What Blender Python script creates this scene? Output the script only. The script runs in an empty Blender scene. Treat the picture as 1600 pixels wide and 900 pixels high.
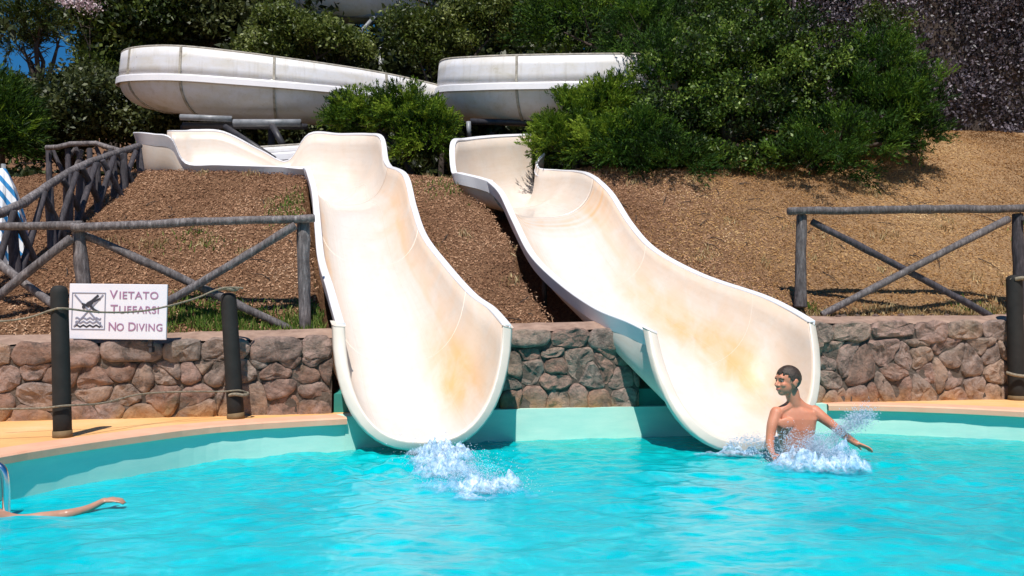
import bpy, bmesh, math, random
import numpy as np
from mathutils import Vector, Matrix, noise as mnoise

rng = np.random.default_rng(7)
random.seed(7)
scene = bpy.context.scene
col = scene.collection

# ------------------------------------------------------------------ camera, sky, sun
F_PX = 1350.0
CAM_Z = 1.02
PITCH = math.atan(54.0 / F_PX)
cam_data = bpy.data.cameras.new('camera')
cam_data.lens = 36.0 * F_PX / 1600.0
cam_data.sensor_width = 36.0
cam_data.clip_start = 0.05
cam_data.clip_end = 2000
cam = bpy.data.objects.new('camera', cam_data)
cam.location = (0, 0, CAM_Z)
cam.rotation_euler = (math.pi / 2 + PITCH, 0, 0)
col.objects.link(cam)
scene.camera = cam

SUN_DIR = Vector((-0.045, -0.50, 0.86)).normalized()
world = bpy.data.worlds.new("World")
scene.world = world
world.use_nodes = True
wn = world.node_tree
for n in list(wn.nodes):
    wn.nodes.remove(n)
wo = wn.nodes.new('ShaderNodeOutputWorld')
wb = wn.nodes.new('ShaderNodeBackground')
ws = wn.nodes.new('ShaderNodeTexSky')
ws.sky_type = 'NISHITA'
ws.sun_disc = False
ws.sun_elevation = math.asin(SUN_DIR.z)
ws.sun_rotation = math.atan2(SUN_DIR.x, SUN_DIR.y)
ws.air_density = 1.0
ws.dust_density = 0.0
ws.ozone_density = 6.0
wb.inputs[1].default_value = 0.07
whs = wn.nodes.new('ShaderNodeHueSaturation'); whs.inputs['Saturation'].default_value = 1.35
wn.links.new(ws.outputs[0], whs.inputs['Color']); wn.links.new(whs.outputs[0], wb.inputs[0])
wn.links.new(wb.outputs[0], wo.inputs[0])

sun_data = bpy.data.lights.new('sun', 'SUN')
sun_data.energy = 4.6
sun_data.angle = math.radians(0.5)
sun_data.color = (1.0, 0.955, 0.89)
sun = bpy.data.objects.new('sun', sun_data)
sun.rotation_euler = SUN_DIR.to_track_quat('Z', 'Y').to_euler()
sun.location = (0, 0, 30)
col.objects.link(sun)

scene.view_settings.view_transform = 'Standard'
scene.view_settings.look = 'None'
scene.view_settings.exposure = 0.2
scene.view_settings.gamma = 1.0
scene.render.engine = 'CYCLES'
scene.cycles.max_bounces = 6
scene.cycles.diffuse_bounces = 3
scene.cycles.transparent_max_bounces = 12
scene.cycles.use_denoising = True

# ------------------------------------------------------------------ helpers
def px(u, v, d):
    """point at world depth y=d seen at photograph position u,v"""
    a = (u - 800.0) / F_PX
    b = (450.0 - v) / F_PX
    dy = math.cos(PITCH) - b * math.sin(PITCH)
    dz = math.sin(PITCH) + b * math.cos(PITCH)
    k = d / dy
    return Vector((a * k, d, CAM_Z + dz * k))

def link(o, parent=None):
    col.objects.link(o)
    if parent is not None:
        o.parent = parent
    return o

def tag(o, label=None, cat=None, group=None, kind=None):
    if label: o['label'] = label
    if cat: o['category'] = cat
    if group: o['group'] = group
    if kind: o['kind'] = kind
    return o

def empty(name, loc=(0, 0, 0), rz=0.0):
    o = bpy.data.objects.new(name, None)
    o.location = loc
    o.rotation_euler = (0, 0, rz)
    o.empty_display_size = 0.2
    return link(o)

def mesh_obj(name, verts, faces, mat, parent=None, smooth=False, loc=None, attr=None):
    me = bpy.data.meshes.new(name)
    me.from_pydata([tuple(v) for v in verts], [], [tuple(f) for f in faces])
    if mat is not None:
        me.materials.append(mat)
    if smooth:
        me.polygons.foreach_set('use_smooth', [True] * len(me.polygons))
    if attr is not None:
        a = me.attributes.new(attr[0], 'FLOAT', 'POINT')
        a.data.foreach_set('value', np.asarray(attr[1], dtype=np.float32))
    me.update()
    o = bpy.data.objects.new(name, me)
    if loc is not None:
        o.location = loc
    return link(o, parent)

class MB:
    def __init__(self):
        self.v = []; self.f = []
    def add(self, vs, fs):
        k = len(self.v)
        self.v += [tuple(x) for x in vs]
        self.f += [tuple(i + k for i in f) for f in fs]
    def box(self, lo, hi):
        x0, y0, z0 = lo; x1, y1, z1 = hi
        self.add([(x0,y0,z0),(x1,y0,z0),(x1,y1,z0),(x0,y1,z0),(x0,y0,z1),(x1,y0,z1),(x1,y1,z1),(x0,y1,z1)],
                 [(0,3,2,1),(4,5,6,7),(0,1,5,4),(1,2,6,5),(2,3,7,6),(3,0,4,7)])
    def tube(self, pts, radii, n=8, jitter=0.0, close=True, seed=0):
        vs, fs = tube_geo(pts, radii, n, jitter, close, seed)
        self.add(vs, fs)
    def build(self, name, mat, parent=None, smooth=False, attr=None):
        return mesh_obj(name, self.v, self.f, mat, parent, smooth, attr=attr)

def tube_geo(pts, radii, n=8, jitter=0.0, close=True, seed=0):
    pts = [Vector(p) for p in pts]
    if not hasattr(radii, '__len__'):
        radii = [radii] * len(pts)
    r = random.Random(seed)
    vs = []; fs = []
    t0 = (pts[1] - pts[0]).normalized()
    up = Vector((0, 0, 1)) if abs(t0.z) < 0.9 else Vector((1, 0, 0))
    nrm = t0.cross(up).normalized()
    for i, p in enumerate(pts):
        if i == 0: t = pts[1] - pts[0]
        elif i == len(pts) - 1: t = pts[-1] - pts[-2]
        else: t = pts[i + 1] - pts[i - 1]
        t.normalize()
        nrm = (nrm - t * nrm.dot(t)).normalized()
        b = t.cross(nrm)
        for k in range(n):
            a = 2 * math.pi * k / n
            rr = radii[i] * (1 + jitter * r.uniform(-1, 1))
            vs.append(p + nrm * (math.cos(a) * rr) + b * (math.sin(a) * rr))
    for i in range(len(pts) - 1):
        for k in range(n):
            a = i * n + k; b_ = i * n + (k + 1) % n
            fs.append((a, b_, b_ + n, a + n))
    if close:
        fs.append(tuple(reversed(range(n))))
        m = (len(pts) - 1) * n
        fs.append(tuple(range(m, m + n)))
    return vs, fs

def crom(P, m):
    """catmull-rom resample of a list of numpy arrays, m steps per span"""
    P = [np.asarray(p, float) for p in P]
    out = []
    n = len(P)
    for i in range(n - 1):
        p0 = P[max(i - 1, 0)]; p1 = P[i]; p2 = P[i + 1]; p3 = P[min(i + 2, n - 1)]
        for k in range(m):
            t = k / m
            out.append(0.5 * ((2 * p1) + (-p0 + p2) * t + (2 * p0 - 5 * p1 + 4 * p2 - p3) * t * t + (-p0 + 3 * p1 - 3 * p2 + p3) * t ** 3))
    out.append(P[-1])
    return out

# ------------------------------------------------------------------ materials
def new_mat(name):
    m = bpy.data.materials.new(name)
    m.use_nodes = True
    nt = m.node_tree
    for n in list(nt.nodes):
        nt.nodes.remove(n)
    out = nt.nodes.new('ShaderNodeOutputMaterial')
    bs = nt.nodes.new('ShaderNodeBsdfPrincipled')
    nt.links.new(bs.outputs[0], out.inputs[0])
    return m, nt, bs, out

def nd(nt, t, **kw):
    n = nt.nodes.new(t)
    for k, v in kw.items():
        if k in n.inputs: n.inputs[k].default_value = v
        else: setattr(n, k, v)
    return n

def coords(nt, scale=(1, 1, 1), kind='Object'):
    tc = nt.nodes.new('ShaderNodeTexCoord')
    mp = nt.nodes.new('ShaderNodeMapping')
    mp.inputs['Scale'].default_value = scale
    nt.links.new(tc.outputs[kind], mp.inputs[0])
    return mp.outputs[0]

def noise_n(nt, vec, scale, detail=6, rough=0.6, dist=0.0):
    n = nt.nodes.new('ShaderNodeTexNoise')
    n.inputs['Scale'].default_value = scale
    n.inputs['Detail'].default_value = detail
    n.inputs['Roughness'].default_value = rough
    n.inputs['Distortion'].default_value = dist
    if vec is not None: nt.links.new(vec, n.inputs['Vector'])
    return n

def ramp(nt, fac, stops):
    r = nt.nodes.new('ShaderNodeValToRGB')
    els = r.color_ramp.elements
    while len(els) < len(stops): els.new(0.5)
    for e, (p, c) in zip(els, stops):
        e.position = p
        e.color = (c[0], c[1], c[2], 1) if hasattr(c, '__len__') else (c, c, c, 1)
    nt.links.new(fac, r.inputs[0])
    return r.outputs[0]

def mixc(nt, fac, a, b, blend='MIX'):
    m = nt.nodes.new('ShaderNodeMix'); m.data_type = 'RGBA'; m.blend_type = blend
    for sock, val in ((m.inputs[0], fac), (m.inputs[6], a), (m.inputs[7], b)):
        if isinstance(val, (int, float)): sock.default_value = val
        elif isinstance(val, tuple): sock.default_value = (*val[:3], 1)
        else: nt.links.new(val, sock)
    return m.outputs[2]

def bump(nt, bs, h, strength=0.3, dist=0.01):
    b = nt.nodes.new('ShaderNodeBump')
    b.inputs['Strength'].default_value = strength
    b.inputs['Distance'].default_value = dist
    nt.links.new(h, b.inputs['Height'])
    nt.links.new(b.outputs[0], bs.inputs['Normal'])
    return b

def objrand(nt):
    return nt.nodes.new('ShaderNodeObjectInfo').outputs['Random']

def basic_mat(name, c1, c2=None, scale=8, rough=0.7, bstr=0.2, bdist=0.01, spec=0.5, stretch=(1,1,1), rnd=0.0):
    m, nt, bs, out = new_mat(name)
    v = coords(nt, stretch)
    n = noise_n(nt, v, scale)
    c2 = c2 or c1
    c = ramp(nt, n.outputs[0], [(0.3, c1), (0.7, c2)])
    if rnd:
        r = ramp(nt, objrand(nt), [(0.0, 1 - rnd), (1.0, 1 + rnd)])
        c = mixc(nt, 1.0, c, r, 'MULTIPLY')
    nt.links.new(c, bs.inputs['Base Color'])
    bs.inputs['Roughness'].default_value = rough
    bs.inputs['Specular IOR Level'].default_value = spec
    if bstr:
        n2 = noise_n(nt, v, scale * 4, 8)
        bump(nt, bs, n2.outputs[0], bstr, bdist)
    return m

# weathered grey pole wood
def wood_mat(name, c1, c2, c3):
    m, nt, bs, out = new_mat(name)
    v = coords(nt, (6, 6, 6))
    n = noise_n(nt, v, 2.0, 8, 0.7)
    w = noise_n(nt, coords(nt, (40, 40, 7)), 1.0, 6, 0.7, 0.4)
    c = ramp(nt, w.outputs[0], [(0.3, c1), (0.5, c2), (0.72, c3)])
    c = mixc(nt, ramp(nt, n.outputs[0], [(0.35, 0.0), (0.7, 0.6)]), c, (c1[0]*.7, c1[1]*.7, c1[2]*.7))
    r = ramp(nt, objrand(nt), [(0.0, 0.75), (1.0, 1.2)])
    c = mixc(nt, 1.0, c, r, 'MULTIPLY')
    nt.links.new(c, bs.inputs['Base Color'])
    bs.inputs['Roughness'].default_value = 0.85
    bump(nt, bs, w.outputs[0], 0.8, 0.008)
    return m
M_WOOD = wood_mat('weathered_wood', (0.045, 0.036, 0.036), (0.15, 0.13, 0.13), (0.36, 0.325, 0.32))
M_WOODD = wood_mat('weathered_wood_dark', (0.02, 0.018, 0.022), (0.055, 0.047, 0.055), (0.13, 0.11, 0.125))

def fibre_mat(name, base, stain_col, dirt=0.25, attr=True, rough=0.28):
    m, nt, bs, out = new_mat(name)
    v = coords(nt)
    n = noise_n(nt, v, 3.0, 6, 0.6)
    c = ramp(nt, n.outputs[0], [(0.3, tuple(x * 0.95 for x in base)), (0.7, base)])
    if attr:
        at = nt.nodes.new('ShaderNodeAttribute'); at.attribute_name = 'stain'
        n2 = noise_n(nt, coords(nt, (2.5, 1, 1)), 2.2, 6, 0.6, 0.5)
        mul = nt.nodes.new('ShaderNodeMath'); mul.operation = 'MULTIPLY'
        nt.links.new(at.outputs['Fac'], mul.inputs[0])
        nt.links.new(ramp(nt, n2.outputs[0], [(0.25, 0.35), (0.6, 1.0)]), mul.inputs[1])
        aa = nt.nodes.new('ShaderNodeAttribute'); aa.attribute_name = 'across'
        al = nt.nodes.new('ShaderNodeAttribute'); al.attribute_name = 'along'
        cmb = nt.nodes.new('ShaderNodeCombineXYZ'); nt.links.new(aa.outputs['Fac'], cmb.inputs[0]); nt.links.new(al.outputs['Fac'], cmb.inputs[1])
        mpp = nt.nodes.new('ShaderNodeMapping'); mpp.inputs['Scale'].default_value = (38, 7, 1); nt.links.new(cmb.outputs[0], mpp.inputs[0])
        n6 = noise_n(nt, mpp.outputs[0], 1.0, 7, 0.7)
        c = mixc(nt, ramp(nt, n6.outputs[0], [(0.42, 0.0), (0.75, 0.5)]), c, (0.60, 0.50, 0.40))
        dm = ramp(nt, aa.outputs['Fac'], [(0.26, 0.0), (0.40, 1.0), (0.60, 1.0), (0.74, 0.0)])
        c = mixc(nt, dm, c, mixc(nt, 0.5, c, (0.78, 0.76, 0.74)))  # channel centre painted whiter for the glare of the water film
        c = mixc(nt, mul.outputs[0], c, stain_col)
        nt.links.new(ramp(nt, dm, [(0.0, 0.38), (1.0, 0.15)]), bs.inputs['Roughness'])
    n3 = noise_n(nt, v, 9.0, 10, 0.75)
    c = mixc(nt, ramp(nt, n3.outputs[0], [(0.5, 0.0), (0.85, dirt)]), c, (0.30, 0.25, 0.17))
    nt.links.new(c, bs.inputs['Base Color'])
    if not attr: bs.inputs['Roughness'].default_value = rough
    n4 = noise_n(nt, v, 5.0, 3)
    bump(nt, bs, n4.outputs[0], 0.12, 0.02)
    return m
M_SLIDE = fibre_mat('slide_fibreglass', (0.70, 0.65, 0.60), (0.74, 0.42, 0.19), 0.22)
M_RIM = fibre_mat('slide_rim', (0.78, 0.76, 0.78), (0.6, 0.45, 0.3), 0.12, False, 0.35)
M_LIP = fibre_mat('slide_lip', (0.74, 0.64, 0.54), (0.6, 0.45, 0.3), 0.15, False, 0.35)
M_JOINT = basic_mat('joint_flange', (0.20, 0.18, 0.15), (0.46, 0.42, 0.35), 14, 0.7, 0.2)

def hull_mat(name):
    m, nt, bs, out = new_mat(name)
    v = coords(nt)
    n = noise_n(nt, coords(nt, (1.2, 1.2, 2.5)), 2.2, 9, 0.7, 0.3)
    c = ramp(nt, n.outputs[0], [(0.35, (0.66, 0.66, 0.70)), (0.62, (0.60, 0.57, 0.53)), (0.8, (0.36, 0.33, 0.20))])
    st = noise_n(nt, coords(nt, (7, 7, 0.6)), 1.5, 8, 0.7)
    c = mixc(nt, ramp(nt, st.outputs[0], [(0.52, 0.0), (0.8, 0.45)]), c, (0.30, 0.25, 0.17))
    sp = noise_n(nt, v, 22, 4, 0.6)
    c = mixc(nt, ramp(nt, sp.outputs[0], [(0.68, 0.0), (0.74, 0.7)]), c, (0.14, 0.09, 0.07))
    nt.links.new(c, bs.inputs['Base Color'])
    bs.inputs['Roughness'].default_value = 0.5
    return m
M_HULL = hull_mat('weathered_fibreglass')

def stone_mat():
    m, nt, bs, out = new_mat('volcanic_stone')
    v = coords(nt)
    n = noise_n(nt, v, 7.0, 10, 0.72, 0.6)
    base = ramp(nt, objrand(nt), [(0.0, (0.38, 0.22, 0.155)), (0.35, (0.52, 0.33, 0.265)), (0.6, (0.44, 0.32, 0.265)), (0.8, (0.54, 0.36, 0.26)), (1.0, (0.40, 0.31, 0.26))])
    c = mixc(nt, ramp(nt, n.outputs[0], [(0.38, 0.8), (0.58, 0.0)]), base, (0.07, 0.055, 0.045))
    n2 = noise_n(nt, v, 17.0, 8, 0.7)
    c = mixc(nt, ramp(nt, n2.outputs[0], [(0.52, 0.0), (0.75, 0.55)]), c, (0.38, 0.29, 0.24))
    # ochre dust splashed on the stones nearest to the deck, moss in patches
    tc = nt.nodes.new('ShaderNodeNewGeometry')
    sx = nt.nodes.new('ShaderNodeSeparateXYZ'); nt.links.new(tc.outputs['Position'], sx.inputs[0])
    low = nt.nodes.new('ShaderNodeMapRange'); low.inputs[1].default_value = 0.27; low.inputs[2].default_value = 0.42; low.inputs[3].default_value = 1; low.inputs[4].default_value = 0
    nt.links.new(sx.outputs[2], low.inputs[0])
    n3 = noise_n(nt, v, 2.5, 5)
    mm = nt.nodes.new('ShaderNodeMath'); mm.operation = 'MULTIPLY'
    nt.links.new(low.outputs[0], mm.inputs[0]); nt.links.new(ramp(nt, n3.outputs[0], [(0.42, 0.0), (0.6, 0.9)]), mm.inputs[1])
    c = mixc(nt, mm.outputs[0], c, (0.55, 0.27, 0.09))
    n5 = noise_n(nt, coords(nt, (1, 1, 1)), 3.3, 6)
    c = mixc(nt, ramp(nt, n5.outputs[0], [(0.6, 0.0), (0.75, 0.4)]), c, (0.10, 0.11, 0.04))
    nt.links.new(c, bs.inputs['Base Color'])
    bs.inputs['Roughness'].default_value = 0.9
    n4 = noise_n(nt, v, 16.0, 12, 0.75, 0.4)
    bump(nt, bs, n4.outputs[0], 1.0, 0.06)
    return m
M_STONE = stone_mat()
M_MORTAR = basic_mat('mortar', (0.06, 0.045, 0.035), (0.15, 0.115, 0.09), 12, 0.95, 0.8, 0.02)
M_MORTARTOP = basic_mat('wall_cap_mortar', (0.24, 0.15, 0.11), (0.42, 0.28, 0.21), 9, 0.95, 0.6, 0.02)

def deck_mat():
    m, nt, bs, out = new_mat('deck_paint')
    v = coords(nt)
    n = noise_n(nt, v, 1.3, 8, 0.65)
    c = ramp(nt, n.outputs[0], [(0.3, (0.74, 0.36, 0.12)), (0.5, (0.82, 0.45, 0.17)), (0.7, (0.85, 0.52, 0.26))])
    n2 = noise_n(nt, v, 40, 6, 0.7)
    c = mixc(nt, ramp(nt, n2.outputs[0], [(0.5, 0.0), (0.8, 0.4)]), c, (0.45, 0.26, 0.14))
    n3 = noise_n(nt, v, 2.6, 8, 0.8, 1.0)
    c = mixc(nt, ramp(nt, n3.outputs[0], [(0.60, 0.0), (0.66, 0.35), (0.7, 0.0)]), c, (0.35, 0.2, 0.12))
    nt.links.new(c, bs.inputs['Base Color'])
    bs.inputs['Roughness'].default_value = 0.85
    bump(nt, bs, n2.outputs[0], 0.4, 0.005)
    return m
M_DECK = deck_mat()
M_COPING = basic_mat('coping_paint', (0.74, 0.37, 0.23), (0.80, 0.45, 0.30), 5, 0.8, 0.3, 0.005)
def poolwall_mat():
    m, nt, bs, out = new_mat('pool_paint')
    v = coords(nt)
    n = noise_n(nt, coords(nt, (1, 1, 4)), 3.0, 7, 0.65)
    c = ramp(nt, n.outputs[0], [(0.3, (0.42, 0.72, 0.62)), (0.7, (0.56, 0.80, 0.68))])
    nt.links.new(c, bs.inputs['Base Color'])
    bs.inputs['Roughness'].default_value = 0.6
    bump(nt, bs, n.outputs[0], 0.15, 0.01)
    return m
M_POOL = poolwall_mat()
M_PLINTH = basic_mat('pool_paint_green', (0.02, 0.20, 0.17), (0.03, 0.27, 0.22), 4, 0.7, 0.2, 0.01)

def water_mat():
    m, nt, bs, out = new_mat('pool_water')
    geo = nt.nodes.new('ShaderNodeNewGeometry')
    sx = nt.nodes.new('ShaderNodeSeparateXYZ'); nt.links.new(geo.outputs['Position'], sx.inputs[0])
    mr = nt.nodes.new('ShaderNodeMapRange'); mr.inputs[1].default_value = 7.3; mr.inputs[2].default_value = 5.4
    nt.links.new(sx.outputs[1], mr.inputs[0])
    base = mixc(nt, mr.outputs[0], (0.0, 0.46, 0.43), (0.0, 0.55, 0.65))
    v = coords(nt, (1.0, 0.75, 1.0))
    # streaks of aerated water, with dark reflections and caustic-like glimmer painted in
    n = noise_n(nt, v, 1.1, 7, 0.62, 0.9)
    base = mixc(nt, ramp(nt, n.outputs[0], [(0.34, 0.6), (0.54, 0.0)]), base, (0.0, 0.40, 0.50))
    n2 = noise_n(nt, v, 4.6, 7, 0.7, 1.8)
    base = mixc(nt, ramp(nt, n2.outputs[0], [(0.48, 0.0), (0.66, 0.5)]), base, (0.01, 0.74, 0.78))
    nt.links.new(base, bs.inputs['Base Color'])
    bs.inputs['Roughness'].default_value = 0.12
    bs.inputs['IOR'].default_value = 1.33
    bs.inputs['Specular IOR Level'].default_value = 0.30
    n4 = noise_n(nt, coords(nt, (1, 1.5, 1)), 9.0, 5, 0.6, 0.8)
    bump(nt, bs, n4.outputs[0], 0.28, 0.02)
    tr = nt.nodes.new('ShaderNodeBsdfTransparent'); tr.inputs[0].default_value = (0.25, 0.9, 0.95, 1)
    mx = nt.nodes.new('ShaderNodeMixShader'); mx.inputs[0].default_value = 0.14
    nt.links.new(bs.outputs[0], mx.inputs[1]); nt.links.new(tr.outputs[0], mx.inputs[2])
    nt.links.new(mx.outputs[0], out.inputs[0])
    return m
M_WATER = water_mat()

def foam_mat():
    m, nt, bs, out = new_mat('splash_foam')
    v = coords(nt)
    n = noise_n(nt, v, 14.0, 6, 0.7)
    c = ramp(nt, n.outputs[0], [(0.3, (0.42, 0.68, 0.86)), (0.5, (0.60, 0.74, 0.92)), (0.72, (0.82, 0.88, 0.96))])
    nt.links.new(c, bs.inputs['Base Color'])
    bs.inputs['Roughness'].default_value = 0.35
    bump(nt, bs, n.outputs[0], 0.4, 0.02)
    tr = nt.nodes.new('ShaderNodeBsdfTransparent'); tr.inputs[0].default_value = (0.8, 0.95, 1, 1)
    mx = nt.nodes.new('ShaderNodeMixShader')
    n2 = noise_n(nt, v, 24.0, 4, 0.7)
    at = nt.nodes.new('ShaderNodeAttribute'); at.attribute_name = 'foaminess'
    mu = nt.nodes.new('ShaderNodeMath'); mu.operation = 'MULTIPLY'
    nt.links.new(at.outputs['Fac'], mu.inputs[0]); nt.links.new(ramp(nt, n2.outputs[0], [(0.38, 0.25), (0.6, 1.0)]), mu.inputs[1])
    iv = nt.nodes.new('ShaderNodeMath'); iv.operation = 'SUBTRACT'; iv.inputs[0].default_value = 1.0; nt.links.new(mu.outputs[0], iv.inputs[1])
    nt.links.new(iv.outputs[0], mx.inputs[0])
    nt.links.new(bs.outputs[0], mx.inputs[1]); nt.links.new(tr.outputs[0], mx.inputs[2])
    nt.links.new(mx.outputs[0], out.inputs[0])
    return m
M_FOAM = foam_mat()
M_DROP, _nt, _bs, _o = new_mat('water_drops')
_bs.inputs['Base Color'].default_value = (0.84, 0.92, 1.0, 1); _bs.inputs['Roughness'].default_value = 0.6; _bs.inputs['Specular IOR Level'].default_value = 0.2
_tl = _nt.nodes.new('ShaderNodeBsdfTranslucent'); _tl.inputs[0].default_value = (0.84, 0.92, 1.0, 1)
_tp = _nt.nodes.new('ShaderNodeBsdfTransparent')
_m1 = _nt.nodes.new('ShaderNodeMixShader'); _m1.inputs[0].default_value = 0.6; _nt.links.new(_bs.outputs[0], _m1.inputs[1]); _nt.links.new(_tl.outputs[0], _m1.inputs[2])
_m2 = _nt.nodes.new('ShaderNodeMixShader'); _m2.inputs[0].default_value = 0.0; _nt.links.new(_m1.outputs[0], _m2.inputs[1]); _nt.links.new(_tp.outputs[0], _m2.inputs[2])
_nt.links.new(_m2.outputs[0], _o.inputs[0])

def earth_mat():
    m, nt, bs, out = new_mat('dry_slope')
    v = coords(nt)
    geo = nt.nodes.new('ShaderNodeNewGeometry')
    sx = nt.nodes.new('ShaderNodeSeparateXYZ'); nt.links.new(geo.outputs['Position'], sx.inputs[0])
    n = noise_n(nt, v, 2.0, 8, 0.7)
    n2 = noise_n(nt, v, 30.0, 8, 0.75)
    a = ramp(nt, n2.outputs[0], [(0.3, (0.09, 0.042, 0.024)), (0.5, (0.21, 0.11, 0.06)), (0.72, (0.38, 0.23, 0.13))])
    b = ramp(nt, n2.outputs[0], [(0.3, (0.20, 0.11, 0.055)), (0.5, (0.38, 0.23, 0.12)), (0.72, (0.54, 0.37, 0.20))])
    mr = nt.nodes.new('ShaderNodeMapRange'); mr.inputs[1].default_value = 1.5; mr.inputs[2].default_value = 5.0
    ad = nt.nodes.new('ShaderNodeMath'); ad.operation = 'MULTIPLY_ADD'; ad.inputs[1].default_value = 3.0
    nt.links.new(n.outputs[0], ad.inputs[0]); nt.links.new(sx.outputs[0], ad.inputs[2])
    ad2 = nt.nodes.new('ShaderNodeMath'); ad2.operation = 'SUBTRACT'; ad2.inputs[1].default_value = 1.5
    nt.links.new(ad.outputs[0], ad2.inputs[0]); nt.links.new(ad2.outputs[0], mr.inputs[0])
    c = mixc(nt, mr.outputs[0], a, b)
    nt.links.new(c, bs.inputs['Base Color'])
    bs.inputs['Roughness'].default_value = 0.95
    bs.inputs['Specular IOR Level'].default_value = 0.1
    bump(nt, bs, n2.outputs[0], 1.0, 0.04)
    return m
M_EARTH = earth_mat()

def leaf_mat(name, cols, transl=0.25, rough=0.5, spec=0.4):
    """leaf colour varies from leaf to leaf through the 'tint' attribute"""
    m, nt, bs, out = new_mat(name)
    at = nt.nodes.new('ShaderNodeAttribute'); at.attribute_name = 'tint'
    k = len(cols)
    c = ramp(nt, at.outputs['Fac'], [(i / (k - 1), cc) for i, cc in enumerate(cols)])
    nt.links.new(c, bs.inputs['Base Color'])
    bs.inputs['Roughness'].default_value = rough
    bs.inputs['Specular IOR Level'].default_value = spec
    if transl:
        t = nt.nodes.new('ShaderNodeBsdfTranslucent')
        nt.links.new(c, t.inputs[0])
        mx = nt.nodes.new('ShaderNodeMixShader'); mx.inputs[0].default_value = transl
        nt.links.new(bs.outputs[0], mx.inputs[1]); nt.links.new(t.outputs[0], mx.inputs[2])
        nt.links.new(mx.outputs[0], out.inputs[0])
    return m
M_LF_DARK = leaf_mat('leaf_dark_evergreen', [(0.010, 0.016, 0.004), (0.03, 0.042, 0.009), (0.07, 0.085, 0.02), (0.15, 0.165, 0.055)])
M_LF_FEATH = leaf_mat('leaf_feathery', [(0.012, 0.035, 0.005), (0.045, 0.10, 0.010), (0.13, 0.22, 0.012), (0.30, 0.40, 0.04)], 0.3, 0.6, 0.2)
M_LF_OLIVE = leaf_mat('leaf_olive', [(0.02, 0.035, 0.005), (0.06, 0.09, 0.010), (0.13, 0.165, 0.022), (0.28, 0.31, 0.10)])
M_LF_BROAD = leaf_mat('leaf_glossy_broad', [(0.012, 0.02, 0.006), (0.035, 0.07, 0.010), (0.10, 0.17, 0.018), (0.30, 0.40, 0.09)], 0.25, 0.45, 0.3)
M_LF_DKFEATH = leaf_mat('leaf_feathery_dark', [(0.008, 0.022, 0.004), (0.025, 0.07, 0.008), (0.06, 0.13, 0.012), (0.15, 0.25, 0.025)], 0.3, 0.6, 0.2)
M_LF_PURPLE = leaf_mat('leaf_purple_grey', [(0.03, 0.022, 0.025), (0.07, 0.055, 0.065), (0.16, 0.13, 0.155), (0.34, 0.29, 0.33)], 0.1, 0.45, 0.4)
M_LF_PINK = leaf_mat('petal_pink', [(0.45, 0.3, 0.33), (0.6, 0.45, 0.48), (0.75, 0.65, 0.66)], 0.2)
M_LITTER = leaf_mat('straw_litter', [(0.10, 0.05, 0.028), (0.31, 0.165, 0.095), (0.47, 0.275, 0.165), (0.64, 0.45, 0.30)], 0.0, 0.9, 0.1)
M_LITTERG = leaf_mat('straw_litter_golden', [(0.12, 0.055, 0.02), (0.33, 0.175, 0.07), (0.50, 0.29, 0.12), (0.68, 0.48, 0.25)], 0.0, 0.9, 0.1)
M_GRASS = leaf_mat('grass_blades', [(0.03, 0.06, 0.01), (0.07, 0.14, 0.015), (0.13, 0.22, 0.03), (0.3, 0.3, 0.1)], 0.3, 0.6, 0.2)
M_BARK = basic_mat('bark', (0.035, 0.025, 0.02), (0.09, 0.065, 0.05), 10, 0.95, 0.8, 0.03, stretch=(3, 3, .7))
M_BLACK = basic_mat('black_post_paint', (0.014, 0.013, 0.012), (0.026, 0.024, 0.022), 8, 0.75, 0.25, 0.005, 0.3)
M_BROWN = basic_mat('post_foot', (0.12, 0.075, 0.03), (0.2, 0.13, 0.06), 10, 0.8, 0.3)
M_ROPE = basic_mat('rope', (0.12, 0.095, 0.065), (0.34, 0.28, 0.20), 60, 0.9, 0.8, 0.004)
M_SIGN = basic_mat('sign_board_paint', (0.72, 0.70, 0.76), (0.80, 0.78, 0.82), 3, 0.45, 0.0)
M_SIGNTXT = basic_mat('sign_maroon', (0.32, 0.15, 0.26), (0.42, 0.22, 0.35), 5, 0.5, 0.0)
M_SIGNBLK = basic_mat('sign_black', (0.02, 0.02, 0.03), (0.035, 0.035, 0.05), 5, 0.5, 0.0)
M_SIGNGREY = basic_mat('sign_grey', (0.20, 0.20, 0.27), (0.26, 0.26, 0.33), 5, 0.5, 0.0)
M_STEEL = basic_mat('galvanised_pipe', (0.14, 0.15, 0.16), (0.30, 0.31, 0.33), 10, 0.45, 0.1)
M_DARKSTEEL = basic_mat('dark_steel', (0.02, 0.02, 0.025), (0.06, 0.055, 0.06), 10, 0.5, 0.1)
M_WHITEPL = basic_mat('white_paint', (0.72, 0.74, 0.78), (0.8, 0.8, 0.82), 6, 0.4, 0.0)
M_ROCKP = basic_mat('pale_rock', (0.24, 0.21, 0.17), (0.50, 0.46, 0.41), 6, 0.9, 0.8, 0.03)
M_CHROME, _nt, _bs, _o = new_mat('polished_steel')
_bs.inputs['Metallic'].default_value = 1.0; _bs.inputs['Base Color'].default_value = (0.85, 0.85, 0.85, 1); _bs.inputs['Roughness'].default_value = 0.18

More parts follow.
